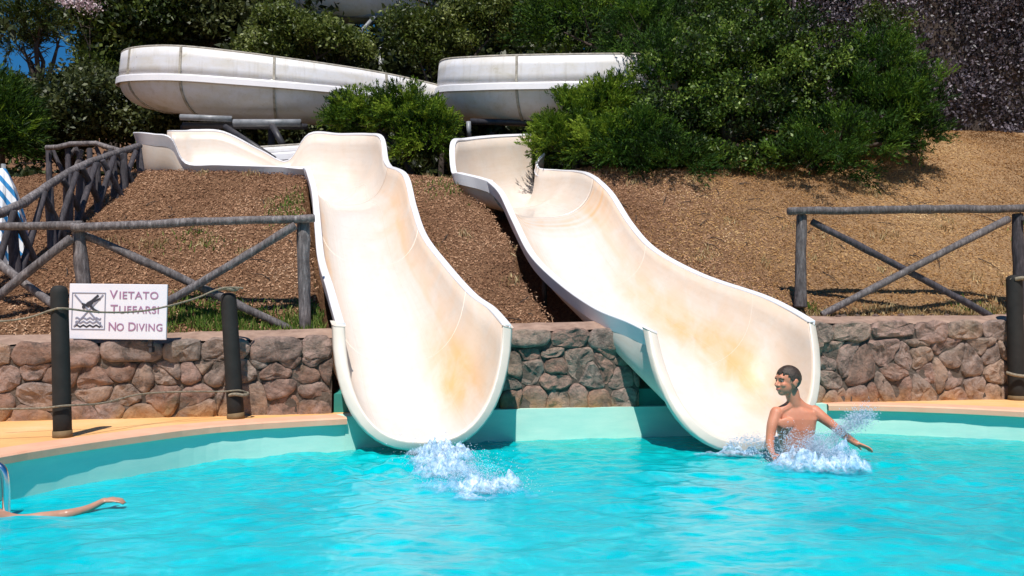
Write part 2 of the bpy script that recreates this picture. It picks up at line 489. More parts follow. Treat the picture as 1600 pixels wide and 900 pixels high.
# ------------------------------------------------------------------ site layout
WX = [-40, -6, -4, -3.08, -1.6, 0.1, 1.2, 2.7, 4.04, 6, 40]
WY = [6.5, 6.5, 6.62, 6.85, 7.2, 7.6, 7.8, 8.1, 8.4, 8.8, 9.5]
def wall_y(x): return np.interp(x, WX, WY)
def wall_top(x): return np.interp(x, [-5, -3, 0, 3, 6], [0.85, 0.87, 0.95, 1.02, 1.05])
DECK_Z = 0.27
POOL = [(-3.05, -3), (-3.2, 0), (-3.15, 3.2), (-2.93, 4.87), (-2.42, 6.02), (-2.0, 6.52), (-1.33, 6.92), (-0.9, 7.18), (0.0, 7.50),
        (1.2, 7.74), (2.2, 7.92), (2.9, 8.0), (3.5, 7.92), (4.3, 7.5), (5.2, 6.6), (6.0, 5.0), (6.3, 2.0), (6.0, -3)]
pool_s = [tuple(p) for p in crom(POOL, 6)]
def in_poly(x, y, poly):
    x = np.asarray(x); y = np.asarray(y)
    ins = np.zeros(x.shape, bool)
    n = len(poly)
    for i in range(n):
        x0, y0 = poly[i]; x1, y1 = poly[(i + 1) % n]
        c = ((y0 > y) != (y1 > y))
        with np.errstate(divide='ignore', invalid='ignore'):
            t = x < (x1 - x0) * (y - y0) / (y1 - y0 + 1e-12) + x0
        ins ^= (c & t)
    return ins
def offset_poly(poly, d):
    n = len(poly); out = []
    for i in range(n):
        a = np.array(poly[max(i - 1, 0)]); b = np.array(poly[min(i + 1, n - 1)])
        t = b - a; t = t / (np.linalg.norm(t) + 1e-9)
        nn = np.array([-t[1], t[0]])      # outwards (poly runs clockwise seen from above)
        out.append((poly[i][0] + nn[0] * d, poly[i][1] + nn[1] * d))
    return out

# cheap value-noise for numpy arrays
def vnoise(x, y, s, seed=0):
    r = np.random.default_rng(seed)
    g = r.random((64, 64))
    fx = np.asarray(x) * s; fy = np.asarray(y) * s
    ix = np.floor(fx).astype(int); iy = np.floor(fy).astype(int)
    tx = fx - ix; ty = fy - iy
    tx = tx * tx * (3 - 2 * tx); ty = ty * ty * (3 - 2 * ty)
    a = g[ix % 64, iy % 64]; b = g[(ix + 1) % 64, iy % 64]; c = g[ix % 64, (iy + 1) % 64]; d = g[(ix + 1) % 64, (iy + 1) % 64]
    return (a * (1 - tx) + b * tx) * (1 - ty) + (c * (1 - tx) + d * tx) * ty - 0.5
def fbm(x, y, s, o=4, seed=0):
    r = 0; k = 1.0
    for i in range(o):
        r = r + vnoise(x, y, s, seed + i) * k
        s *= 2.1; k *= 0.5
    return r

# ------------------------------------------------------------------ slide sections (left rim, right rim, floor)
def sec(L, R, dz, df, B=None):
    l = px(*L); r = px(*R)
    m = (l + r) / 2
    b = px(*B) if B else m + Vector((0, -df, -dz))
    return np.array([*l, *r, *b])
SL1 = [sec((537, 508, 7.05), (787, 508, 7.08), 0, 0, (660, 690, 6.66)),
       sec((528, 478, 7.38), (764, 482, 7.45), 0.86, 0.33),
       sec((520, 450, 7.7), (733, 459, 7.75), 0.68, 0.28),
       sec((506, 405, 8.35), (693, 414, 8.35), 0.52, 0.2),
       sec((500, 352, 9.05), (659, 368, 8.95), 0.46, 0.2),
       sec((495, 302, 9.8), (643, 322, 9.7), 0.46, 0.24),
       sec((487, 272, 10.45), (630, 274, 10.4), 0.48, 0.2),
       sec((483, 263, 10.85), (606, 261, 10.95), 0.5, 0.1)]
SL1T = [sec((483, 263, 10.85), (606, 261, 10.95), 0.5, 0.1),
        sec((481, 263, 10.95), (600, 250, 11.3), 0.5, 0.0),
        sec((480, 263, 11.0), (594, 216, 11.7), 0.6, -0.1),
        sec((478, 263, 11.03), (572, 211, 12.1), 0.7, -0.1),
        sec((475, 262, 11.05), (530, 211, 12.3), 0.7, 0.0),
        sec((468, 262, 11.05), (482, 211, 12.35), 0.7, 0.0),
        sec((440, 261, 11.05), (449, 252, 12.25), 0.5, 0.0),
        sec((400, 259, 11.05), (408, 236, 12.2), 0.5, 0.0),
        sec((340, 256, 11.05), (350, 208, 12.15), 0.6, 0.0),
        sec((290, 253, 11.05), (305, 205, 12.1), 0.6, 0.0),
        sec((268, 216, 11.05), (290, 205, 12.1), 0.7, 0.0),
        sec((240, 210, 11.1), (275, 205, 12.1), 0.7, 0.0),
        sec((222, 208, 11.3), (268, 205, 12.1), 0.7, 0.0),
        sec((214, 208, 11.8), (262, 205, 12.3), 0.7, 0.0)]
SL2 = [sec((1024, 520, 7.25), (1264, 503, 7.5), 0, 0, (1180, 690, 6.76)),
       sec((990, 503, 7.5), (1232, 484, 7.78), 0.86, 0.33),
       sec((937, 481, 7.9), (1185, 462, 8.1), 0.66, 0.28),
       sec((882, 443, 8.6), (1092, 430, 8.7), 0.52, 0.22),
       sec((836, 398, 9.2), (1020, 391, 9.25), 0.47, 0.2),
       sec((808, 345, 9.8), (982, 350, 9.8), 0.46, 0.22),
       sec((787, 302, 10.4), (952, 303, 10.4), 0.5, 0.25),
       sec((768, 283, 10.8), (928, 279, 10.85), 0.5, 0.15)]
SL2T = [sec((768, 283, 10.8), (928, 279, 10.85), 0.5, 0.15),
        sec((748, 277, 10.95), (913, 271, 11.15), 0.5, 0.05),
        sec((722, 271, 11.1), (898, 268, 11.45), 0.5, 0.0),
        sec((712, 267, 11.25), (885, 267, 11.6), 0.5, 0.0),
        sec((711, 224, 11.45), (868, 266, 11.8), 0.7, 0.0),
        sec((730, 219, 12.0), (850, 265, 11.95), 0.7, 0.0),
        sec((768, 215, 12.5), (840, 262, 12.05), 0.7, 0.0),
        sec((805, 213, 12.8), (838, 252, 12.2), 0.7, 0.0),
        sec((830, 212, 13.0), (850, 240, 12.4), 0.7, 0.0)]
ALLSEC = [crom(s, 8) for s in (SL1, SL1T, SL2, SL2T)]

def ground(x, y):
    x = np.asarray(x, float); y = np.asarray(y, float)
    yw = wall_y(x)
    dip = np.clip((-4.75 - x) / 0.6, 0, 1); dip = dip * dip * (3 - 2 * dip)
    d = y - yw - 0.3 - 1.5 * dip * (y > yw + 0.1) * np.clip((12.5 - y) / 2.0, 0, 1)
    slope = np.interp(x, [-3, 1, 3.5], [0.56, 0.56, 0.63])
    zc = np.interp(x, [-4, -1, 2.5, 4], [3.0, 3.0, 3.4, 4.35])
    z = wall_top(x) - 0.04 + slope * np.clip(d, 0, None)
    k = 8.0
    z = -np.log(np.exp(-k * z) + np.exp(-k * zc)) / k
    far = np.clip(y - 15.5, 0, None)
    z = z + np.clip(far, 0, 30) * 0.30
    z = z + (fbm(x, y, 0.7, 3, 3) * 0.16 + fbm(x, y, 5.0, 2, 9) * 0.035) * np.clip(d / 0.6, 0, 1)
    z = np.where(y - yw - 0.3 < -0.2, DECK_Z - 0.03, z)
    return z

def carve(x, y, z):
    """lower the ground beneath the slide troughs"""
    z = z.copy()
    for ss in ALLSEC:
        for s in ss[::2]:
            l = s[0:3]; r = s[3:6]; b = s[6:9]
            m = (l + r) / 2; half = (r - l) / 2
            w2 = half[0] ** 2 + half[1] ** 2
            tx = x - m[0]; ty = y - m[1]
            u = (tx * half[0] + ty * half[1]) / w2
            px_ = tx - u * half[0]; py_ = ty - u * half[1]
            near = (np.abs(u) < 1.0) & (px_ ** 2 + py_ ** 2 < 0.35 ** 2)
            lim = b[2] - 0.12
            z = np.where(near, np.minimum(z, lim), z)
            if ss is ALLSEC[2] and m[1] < 9.3:
                hol = (u > -1.32) & (u < 1.0) & (px_ ** 2 + py_ ** 2 < 0.3 ** 2)
                z = np.where(hol, np.minimum(z, l[2] - 0.50), z)
            near2 = (np.abs(u) < 1.06) & (px_ ** 2 + py_ ** 2 < 0.3 ** 2)
            z = np.where(near2, np.minimum(z, min(l[2], r[2]) - 0.16), z)
    return z

def axis(parts):
    out = []
    for a, b, s in parts:
        n = max(1, int(round((b - a) / s)))
        out += list(np.linspace(a, b, n, endpoint=False))
    out.append(parts[-1][1])
    return np.array(out)
gx = axis([(-60, -14, 4), (-14, -7, 0.5), (-7, 8.5, 0.06), (8.5, 16, 0.5), (16, 60, 4)])
gy = axis([(-30, -4, 3), (-4, 5.5, 0.5), (5.5, 14.6, 0.06), (14.6, 22, 0.4), (22, 90, 4)])
GX, GY = np.meshgrid(gx, gy)
GZ = carve(GX, GY, ground(GX, GY))
pool_out = offset_poly(pool_s, 0.35)
GZ = np.where(in_poly(GX, GY, pool_out) & (GY < wall_y(GX) + 0.12), -1.6, GZ)
nx, ny = len(gx), len(gy)
V = np.stack([GX.ravel(), GY.ravel(), GZ.ravel()], 1)
I = np.arange(nx * ny).reshape(ny, nx)
Fq = np.stack([I[:-1, :-1].ravel(), I[:-1, 1:].ravel(), I[1:, 1:].ravel(), I[1:, :-1].ravel()], 1)

def np_mesh(name, V, Fq, mat, parent=None, smooth=False, attr=None):
    me = bpy.data.meshes.new(name)
    k = Fq.shape[1]
    me.vertices.add(len(V)); me.vertices.foreach_set('co', np.asarray(V, np.float32).ravel())
    me.loops.add(len(Fq) * k); me.loops.foreach_set('vertex_index', np.asarray(Fq, np.int32).ravel())
    me.polygons.add(len(Fq)); me.polygons.foreach_set('loop_start', np.arange(0, len(Fq) * k, k, dtype=np.int32))
    if smooth: me.polygons.foreach_set('use_smooth', np.ones(len(Fq), bool))
    me.materials.append(mat)
    if attr is not None:
        a = me.attributes.new(attr[0], 'FLOAT', attr[2] if len(attr) > 2 else 'POINT')
        a.data.foreach_set('value', np.asarray(attr[1], np.float32))
    me.update(calc_edges=True)
    o = bpy.data.objects.new(name, me)
    return link(o, parent)

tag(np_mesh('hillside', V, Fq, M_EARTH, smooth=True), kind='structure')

# ------------------------------------------------------------------ pool: shell, coping, deck, water
n = len(pool_s)
vs = []; fs = []
for (x, y) in pool_s:
    vs += [(x, y, DECK_Z - 0.007), (x, y, 0.06), (x, y, -0.2), (x, y, -1.2)]
for i in range(n - 1):
    for k in range(3):
        a = i * 4 + k; b = (i + 1) * 4 + k
        fs.append((a, a + 1, b + 1, b))
tag(mesh_obj('pool_wall', vs, fs, M_POOL), kind='structure')
tag(mesh_obj('pool_floor', [(x, y, -1.2) for x, y in pool_s], [tuple(range(n))], M_POOL), kind='structure')

in_a = offset_poly(pool_s, -0.026); in_b = offset_poly(pool_s, -0.05)
inner = [((a_[0] * (1 - w_) + b_[0] * w_), (a_[1] * (1 - w_) + b_[1] * w_)) for a_, b_, w_ in zip(in_a, in_b, np.clip((np.array([p_[0] for p_ in pool_s]) + 2.3) / 1.2, 0, 1))]
outer = offset_poly(pool_s, 0.22)
vs = []; fs = []
for i, ((x, y), (x1, y1)) in enumerate(zip(inner, outer)):
    j = 0.004 * math.sin(i * 2.1)
    vs += [(x, y + j, DECK_Z - 0.055), (x, y + j, DECK_Z - 0.012), (x + (x1 - x) * .05, y + j + (y1 - y) * .05, DECK_Z), (x1, y1, DECK_Z + 0.002), (x1, y1, DECK_Z - 0.06)]
for i in range(n - 1):
    for k in range(5):
        a = i * 5 + k; b = (i + 1) * 5 + k
        a2 = i * 5 + (k + 1) % 5; b2 = (i + 1) * 5 + (k + 1) % 5
        if -1.36 < (pool_s[i][0] + pool_s[i + 1][0]) / 2 < 2.86 and pool_s[i][1] > 6: continue
        fs.append((a, a2, b2, b))
tag(mesh_obj('pool_coping', vs, fs, M_COPING), kind='structure')
vs = []; fs = []
led = [i for i in range(n) if -1.5 < pool_s[i][0] < 3.0 and pool_s[i][1] > 6]
lo_ = offset_poly(pool_s, -0.006)
for i in led:
    (x, y), (x1, y1) = lo_[i], outer[i]
    vs += [(x, y, -0.25), (x, y, DECK_Z + 0.001), (x1, y1, DECK_Z + 0.001)]
for k in range(len(led) - 1):
    if not (-1.36 < (pool_s[led[k]][0] + pool_s[led[k + 1]][0]) / 2 < 2.86): continue
    for q in range(2):
        a = k * 3 + q; fs.append((a, a + 1, a + 4, a + 3))
tag(mesh_obj('pool_ledge', vs, fs, M_POOL), kind='structure')

far_o = offset_poly(pool_s, 6.0)
vs = []; fs = []
for (x, y), (x1, y1) in zip(outer, far_o):
    if y > 4.5 or y1 > 4.5:
        y1c = min(y1, float(wall_y(x1)) + 0.1); x1c = x1
        if y > float(wall_y(x)) - 0.02: x1c, y1c = x, y + 0.02
        elif -6 < x < 6 and y > 5.5: x1c, y1c = x, float(wall_y(x)) + 0.1
        x1, y1 = x1c, y1c
    for k in range(5):
        t = k / 4
        vs.append((x + (x1 - x) * t, y + (y1 - y) * t, DECK_Z - 0.004))
for i in range(n - 1):
    for k in range(4):
        a = i * 5 + k; b = a + 5
        fs.append((a, a + 1, b + 1, b))
tag(mesh_obj('pool_deck', vs, fs, M_DECK), kind='structure')
# far left and far right flat paving beyond the deck strip
mb = MB()
mb.add([(-30, -20, DECK_Z - 0.012), (-2.5, -20, DECK_Z - 0.012), (-3.4, 3.2, DECK_Z - 0.012), (-2.9, 5.6, DECK_Z - 0.012), (-2.6, 6.9, DECK_Z - 0.012), (-30, 6.6, DECK_Z - 0.012)], [(0, 1, 2, 3, 4, 5)])
mb.add([(30, -20, DECK_Z - 0.012), (30, 9.3, DECK_Z - 0.012), (4.2, 8.4, DECK_Z - 0.012), (4.9, 7.3, DECK_Z - 0.012), (6.4, 5.0, DECK_Z - 0.012), (6.7, 2, DECK_Z - 0.012), (6.3, -20, DECK_Z - 0.012)], [(0, 1, 2, 3, 4, 5, 6)])
tag(mb.build('paving', M_DECK), kind='structure')

# splash centres: where the flume water and the bather stir the pool
SPL = [(-0.55, 6.35, 0.5), (2.15, 6.4, 0.5)]
wx = axis([(-3.4, 6.5, 0.03)]); wy = axis([(-3, 2.4, 0.2), (2.4, 8.1, 0.022)])
X, Y = np.meshgrid(wx, wy)
Z = np.zeros_like(X)
r_ = np.random.default_rng(3)
for k in range(60):
    lam = float(np.exp(r_.uniform(math.log(0.07), math.log(0.75))))
    ang = r_.uniform(0, 2 * math.pi)
    amp = 0.0014 * (lam / 0.4) ** 0.55
    X2 = X + 0.12 * np.sin(Y * 1.9 + k); Y2 = Y + 0.12 * np.sin(X * 2.3 + 2 * k)
    ph = (X2 * math.cos(ang) + Y2 * math.sin(ang)) * 2 * math.pi / lam + r_.uniform(0, 6.28)
    Z += amp * (1 - 2 * np.abs(np.sin(ph / 2)) ** 1.3)
Z -= Z.mean()
agit = 0.75 + 0.0 * X
for (sx_, sy_, r0) in SPL:
    agit += 1.3 * np.exp(-((X - sx_) ** 2 + (Y - sy_) ** 2) / (2 * 0.55 ** 2))
Z = Z * agit * (1 + 0.8 * fbm(X, Y, 0.8, 2, 5))
Z += fbm(X, Y, 6, 3, 21) * 0.02 * (agit - 0.6)
Z = Z * np.clip((8.1 - Y) / 0.5, 0.3, 1)
ok = in_poly(X, Y, offset_poly(pool_s, 0.03))
I = np.arange(X.size).reshape(X.shape)
Fq = np.stack([I[:-1, :-1].ravel(), I[:-1, 1:].ravel(), I[1:, 1:].ravel(), I[1:, :-1].ravel()], 1)
okf = ok.ravel()[Fq].any(1)
Fq = Fq[okf]
used, inv = np.unique(Fq, return_inverse=True)
Vw = np.stack([X.ravel(), Y.ravel(), Z.ravel()], 1)[used]
tag(np_mesh('pool_water', Vw, inv.reshape(Fq.shape), M_WATER, smooth=True), kind='structure')

# ------------------------------------------------------------------ stone walls, stone by stone
def clip_half(poly, nx_, ny_, c):
    out = []
    m = len(poly)
    for i in range(m):
        a = poly[i]; b = poly[(i + 1) % m]
        da = a[0] * nx_ + a[1] * ny_ - c; db = b[0] * nx_ + b[1] * ny_ - c
        if da <= 0: out.append(a)
        if (da < 0 < db) or (db < 0 < da):
            t = da / (da - db)
            out.append((a[0] + (b[0] - a[0]) * t, a[1] + (b[1] - a[1]) * t))
    return out
def voronoi(pts, lo, hi):
    cells = []
    for i, p in enumerate(pts):
        poly = [(lo[0], lo[1]), (hi[0], lo[1]), (hi[0], hi[1]), (lo[0], hi[1])]
        for j, q in enumerate(pts):
            if i == j or abs(p[0] - q[0]) > 1.2: continue
            dx, dy = q[0] - p[0], q[1] - p[1]
            c = (q[0] ** 2 + q[1] ** 2 - p[0] ** 2 - p[1] ** 2) / 2
            poly = clip_half(poly, dx, dy, c)
            if len(poly) < 3: break
        if len(poly) >= 3: cells.append(poly)
    return cells
def resample(poly, n_):
    P = np.array(poly + [poly[0]]); seg = np.linalg.norm(np.diff(P, axis=0), axis=1); cum = np.concatenate([[0], np.cumsum(seg)])
    t = np.linspace(0, cum[-1], n_, endpoint=False)
    return np.stack([np.interp(t, cum, P[:, 0]), np.interp(t, cum, P[:, 1])], 1)
def stone_wall(x0, x1, label, seed):
    r = random.Random(seed)
    root = empty('stone_wall', ((x0 + x1) / 2, float(wall_y((x0 + x1) / 2)), 0.0))
    tag(root, label, 'wall', 'rough stone retaining walls beside the slides')
    off = Vector(root.location)
    base = 0.2 if x0 < 0 and x1 < 0 or x0 > 2 else 0.2
    def place(s, z, dpt):
        yw = float(wall_y(s)); dy = float(wall_y(s + .05) - wall_y(s - .05)) / 0.1
        nl = math.hypot(dy, 1)
        return Vector((s + dy / nl * dpt, yw - dpt / nl, z)) - off
    # mortar core
    mv = []; mf = []
    xs = np.linspace(x0, x1, max(2, int((x1 - x0) / 0.15)))
    for s in xs:
        t = float(wall_top(s)) - 0.025
        j = r.uniform(-.008, .008)
        mv += [place(s, base - .1, 0.004), place(s, t - .02 + j, 0.0), place(s, t + .01 + j, -0.05), place(s, t + 0.03 + j, -0.34), place(s, base - .1, -0.34)]
    for i in range(len(xs) - 1):
        for k in range(4):
            a = i * 5 + k; mf.append((a, a + 5, a + 6, a + 1))
    e = (len(xs) - 1) * 5
    mf += [(0, 1, 2, 3, 4), (e + 4, e + 3, e + 2, e + 1, e)]
    mesh_obj('mortar', mv, mf, M_MORTAR, root)
    # mortar bed smeared over the top of the wall
    mv = []; mf = []
    for s in xs:
        t = float(wall_top(s)); j = r.uniform(-.012, .012)
        mv += [place(s, t - .015 + j, -0.02), place(s, t + .02 + j, -0.10), place(s, t + 0.055 + j, -0.22), place(s, t + 0.06, -0.42 + j)]
    for i in range(len(xs) - 1):
        for k in range(3):
            a = i * 4 + k; mf.append((a, a + 4, a + 5, a + 1))
    mesh_obj('cap_mortar', mv, mf, M_MORTARTOP, root, smooth=True)
    # cells in unit (s, h)
    polys = []
    s = x0
    while s < x1 - 0.05:                              # capping stones
        w = r.uniform(0.26, 0.52)
        e = min(s + w, x1)
        if x1 - e < 0.15: e = x1
        t0 = float(wall_top(s)); t1 = float(wall_top(e)); hb = r.uniform(0.13, 0.2)
        polys.append(([(s, t0 - hb), ((s + e) / 2, t0 - hb - r.uniform(-.01, .03)), (e, t1 - hb + r.uniform(-.02, .02)), (e, t1), ((s + e) / 2, (t0 + t1) / 2 + .01), (s, t0)], True))
        s = e
    pts = []
    for row, h in enumerate((0.33, 0.50, 0.66, 0.76)):
        s = x0 + r.uniform(-0.1, 0.1)
        while s < x1 + 0.1:
            if row == 3 and r.random() < 0.35:
                s += 0.25; continue
            pts.append((s, h + r.uniform(-0.07, 0.07)))
            s += r.choice([0.14, 0.2, 0.3, 0.42]) * r.uniform(0.85, 1.15)
    for c in voronoi(pts, (x0, base), (x1, 0.795)):
        polys.append((c, False))
    # lift lower cells to fill up to the capping course
    for poly, cap in polys:
        A = 0.0
        P = np.array(poly); A = 0.5 * abs(np.dot(P[:, 0], np.roll(P[:, 1], -1)) - np.dot(P[:, 1], np.roll(P[:, 0], -1)))
        if A < 0.0025: continue
        if not cap:
            tops = wall_top(P[:, 0]) - 0.165
            P[:, 1] = base + (P[:, 1] - base) * (tops - base) / (0.795 - base)
        ncut = 16
        Q = resample([tuple(p) for p in P], ncut)
        for _ in range(1):
            Q = (Q * 2 + np.roll(Q, 1, 0) + np.roll(Q, -1, 0)) / 4
        cen = Q.mean(0)
        Q = cen + (Q - cen) * (1.05 - 0.004 / math.sqrt(A / math.pi + 1e-6) )
        Q = Q + np.array([[mnoise.noise(Vector((q_[0] * 11, q_[1] * 11, 3))), mnoise.noise(Vector((q_[0] * 11, q_[1] * 11, 9)))] for q_ in Q]) * 0.022
        ang = r.uniform(0, 6.28); tilt = r.uniform(0, 0.018)
        prot = r.uniform(0.014, 0.036) + (0.02 if cap else 0)
        rings = [(1.0, -0.02), (0.975, 0.55), (0.84, 0.92), (0.48, 1.0)]
        V_ = []; F_ = []
        for f_, hgt in rings:
            for k, q in enumerate(Q):
                pnt = cen + (q - cen) * f_
                dd = prot * hgt
                if hgt > 0:
                    dd += (mnoise.noise(Vector((pnt[0] * 8, pnt[1] * 8, seed))) * 0.026 + mnoise.noise(Vector((pnt[0] * 21, pnt[1] * 21, seed))) * 0.024 + tilt * math.sin(ang + k * 0.4)) * (0.4 if f_ > 0.9 else 1)
                V_.append(place(pnt[0], pnt[1], dd))
        V_.append(place(cen[0], cen[1], prot * 1.02 + r.uniform(-.01, .012)))
        for a_ in range(3):
            for k in range(ncut):
                F_.append((a_ * ncut + k, a_ * ncut + (k + 1) % ncut, (a_ + 1) * ncut + (k + 1) % ncut, (a_ + 1) * ncut + k))
        for k in range(ncut):
            F_.append((3 * ncut + k, 3 * ncut + (k + 1) % ncut, 4 * ncut))
        if cap:   # the capping stones run back over the wall
            back = []
            top_idx = [k for k in range(ncut) if Q[k][1] > cen[1]]
        mesh_obj('stone', V_, F_, M_STONE, root, smooth=(r.random() < 0.55))
    return root
stone_wall(-6.0, -1.50, 'rough reddish stone wall behind the diving sign, left of the slides', 11)
stone_wall(-0.1, 1.14, 'short mossy stone wall between the two white slides', 22)
stone_wall(2.62, 7.2, 'grey brown stone wall right of the boy under the cross-braced fence', 33)

# green painted concrete under the mouths of the slides
for (a, b, lab) in ((-1.50, -0.1, 'green painted concrete base under the left slide mouth'), (1.14, 2.62, 'green painted concrete base under the right slide mouth')):
    ya = float(wall_y(a)); yb = float(wall_y(b))
    mb = MB()
    t = 0.42
    mb.add([(a + .004, ya + .06, -1.0), (b - .004, yb + .06, -1.0), (b - .004, yb + 0.6, -1.0), (a + .004, ya + 0.6, -1.0),
            (a + .004, ya + .06, t), (b - .004, yb + .06, t), (b - .004, yb + 0.6, t + .1), (a + .004, ya + 0.6, t + .1)],
           [(0, 3, 2, 1), (4, 5, 6, 7), (0, 1, 5, 4), (1, 2, 6, 5), (2, 3, 7, 6), (3, 0, 4, 7)])
    o = mb.build('slide_base', M_PLINTH)
    tag(o, lab, 'concrete base', 'concrete bases under the slides')

# ------------------------------------------------------------------ the two slides
def trough(secs, name, parent, m=8, nprof=26, expo=2.7, stain=None, mat=M_SLIDE, rims=True, rimname='rim', thick=0.014, flange=(0.055, 0.10), step=None):
    S = crom(secs, m)
    rows = []; att = []; atc = []; atl = []
    ns = len(S)
    for i, s in enumerate(S):
        L = s[0:3]; R = s[3:6]; B = s[6:9]
        M = (L + R) / 2; H = (R - L) / 2; D = B - M
        row = []
        for k in range(nprof + 1):
            th = math.pi * k / nprof
            c = -math.cos(th); sn = math.sin(th)
            cx = math.copysign(abs(c) ** (2 / expo), c); sy = abs(sn) ** (2 / expo)
            row.append(M + H * cx * (1 - 0.13 * sy) + D * sy)
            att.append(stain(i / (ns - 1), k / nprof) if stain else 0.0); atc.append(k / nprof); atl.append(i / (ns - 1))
        rows.append(row)
    W = nprof + 1
    V_ = [p for row in rows for p in row]
    F_ = []
    for i in range(ns - 1):
        for k in range(nprof):
            a = i * W + k
            F_.append((a, a + 1, a + W + 1, a + W))
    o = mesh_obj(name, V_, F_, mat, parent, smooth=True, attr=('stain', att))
    for nm_, vl_ in (('across', atc), ('along', atl)):
        a_ = o.data.attributes.new(nm_, 'FLOAT', 'POINT'); a_.data.foreach_set('value', np.array(vl_, np.float32))
    md = o.modifiers.new('thickness', 'SOLIDIFY'); md.thickness = thick; md.offset = 0
    if rims:
        for side in (0, -1):
            V2 = []; F2 = []
            for i, s in enumerate(S):
                e = rows[i][side]
                outv = (s[0:3] - s[3:6]) if side == 0 else (s[3:6] - s[0:3])
                outv = outv / np.linalg.norm(outv)
                up = np.array([0, 0, 1.0]); up = up - outv * up.dot(outv); up /= np.linalg.norm(up)
                prof = [(-0.012, 0.0), (-0.008, 0.012), (flange[0], 0.012), (flange[0] + 0.008, 0.004), (flange[0] - .022, -flange[1] * (1.45 if side == 0 else 1)), (flange[0] - .034, -flange[1] * (1.45 if side == 0 else 1)), (flange[0] - 0.010, -0.008), (-0.012, -0.006)]
                for (a_, b_) in prof:
                    V2.append(e + outv * a_ + up * b_)
            K = 8
            for i in range(ns - 1):
                for k in range(K):
                    a = i * K + k; b = i * K + (k + 1) % K
                    F2.append((a, b, b + K, a + K) if side == 0 else (a, a + K, b + K, b))
            F2.append(tuple(range(K))); F2.append(tuple(reversed(range((ns - 1) * K, ns * K))))
            ob = mesh_obj(rimname, V2, F2, M_RIM, parent, smooth=False)
            md = ob.modifiers.new('soft_edges', 'BEVEL'); md.width = 0.006; md.segments = 2; md.limit_method = 'ANGLE'
    return S, rows

def lip(row, nxt, parent):
    """thick rounded edge round the mouth"""
    V_ = []; F_ = []
    K = 6
    c = sum(row) / len(row)
    for i, p in enumerate(row):
        t = row[min(i + 1, len(row) - 1)] - row[max(i - 1, 0)]; t /= np.linalg.norm(t)
        back = nxt[i] - p; back /= np.linalg.norm(back)
        outv = np.cross(t, back); outv /= np.linalg.norm(outv)
        if outv.dot(p - c) < 0: outv = -outv
        for (a_, b_) in ((-0.012, -0.004), (0.0, -0.022), (0.066, -0.018), (0.088, 0.010), (0.092, 0.08), (0.074, 0.08)):
            V_.append(p + outv * a_ + back * b_)
    n_ = len(row)
    for i in range(n_ - 1):
        for k in range(K):
            a = i * K + k; b = i * K + (k + 1) % K
            F_.append((a, b, b + K, a + K))
    F_.append(tuple(range(K))); F_.append(tuple(reversed(range((n_ - 1) * K, n_ * K))))
    o = mesh_obj('lip', V_, F_, M_LIP, parent, smooth=True)
    md = o.modifiers.new('soft_edges', 'BEVEL'); md.width = 0.01; md.segments = 3; md.limit_method = 'ANGLE'
    md.angle_limit = math.radians(40)

def joint(row, parent, w=0.012, h=0.022, outside=True, mat=None):
    """bolted flange where two trough pieces meet"""
    V_ = []; F_ = []
    c = sum(row) / len(row)
    for i, p in enumerate(row):
        t = row[min(i + 1, len(row) - 1)] - row[max(i - 1, 0)]; t = t / np.linalg.norm(t)
        inw = c - p; inw = inw - t * inw.dot(t); inw = inw / np.linalg.norm(inw)
        b = np.cross(t, inw)
        o_ = -inw if outside else inw
        for (a_, b_) in ((0.0, -w), (h, -w), (h, w), (0.0, w)):
            V_.append(p + o_ * a_ + b * b_)
    for i in range(len(row) - 1):
        for k in range(4):
            a = i * 4 + k; b2 = i * 4 + (k + 1) % 4
            F_.append((a, b2, b2 + 4, a + 4))
    mesh_obj('joint', V_, F_, mat or M_JOINT, parent)

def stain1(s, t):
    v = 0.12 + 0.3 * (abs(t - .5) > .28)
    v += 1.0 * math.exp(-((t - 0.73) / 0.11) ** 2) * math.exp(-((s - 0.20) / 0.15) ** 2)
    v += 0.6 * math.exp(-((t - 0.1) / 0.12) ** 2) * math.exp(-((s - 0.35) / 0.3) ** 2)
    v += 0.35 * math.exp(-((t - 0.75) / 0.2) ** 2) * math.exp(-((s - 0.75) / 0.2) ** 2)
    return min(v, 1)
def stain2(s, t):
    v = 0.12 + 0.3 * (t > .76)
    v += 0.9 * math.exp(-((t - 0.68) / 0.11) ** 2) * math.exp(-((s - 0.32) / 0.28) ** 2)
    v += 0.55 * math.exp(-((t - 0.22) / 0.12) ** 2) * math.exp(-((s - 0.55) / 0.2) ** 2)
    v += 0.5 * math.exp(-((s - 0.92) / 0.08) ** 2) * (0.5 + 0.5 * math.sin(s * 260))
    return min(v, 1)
def make_slide(name, label, S_main, S_top, st, pos):
    root = empty(name, (0, 0, 0))
    tag(root, label, 'water slide', 'white fibreglass slides ending in the pool')
    loc = Vector(pos)
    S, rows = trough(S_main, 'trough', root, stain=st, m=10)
    lip(rows[0], rows[1], root)
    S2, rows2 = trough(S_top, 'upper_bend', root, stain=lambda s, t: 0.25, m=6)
    for i in (21, 42):
        joint(rows[i], root, 0.004, 0.02, True)
        joint(rows[i], root, 0.0025, 0.0105, False, M_LIP)
    joint(rows[-1], root, 0.006, 0.03, True)
    return root, rows, rows2
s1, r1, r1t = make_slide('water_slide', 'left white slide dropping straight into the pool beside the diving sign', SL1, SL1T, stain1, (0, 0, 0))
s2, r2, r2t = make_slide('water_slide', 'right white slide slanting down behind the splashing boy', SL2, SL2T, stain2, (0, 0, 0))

def pipe(pts, r_, mat, parent, name='support_pipe', n_=8):
    v_, f_ = tube_geo(pts, r_, n_)
    return mesh_obj(name, v_, f_, mat, parent, smooth=True)
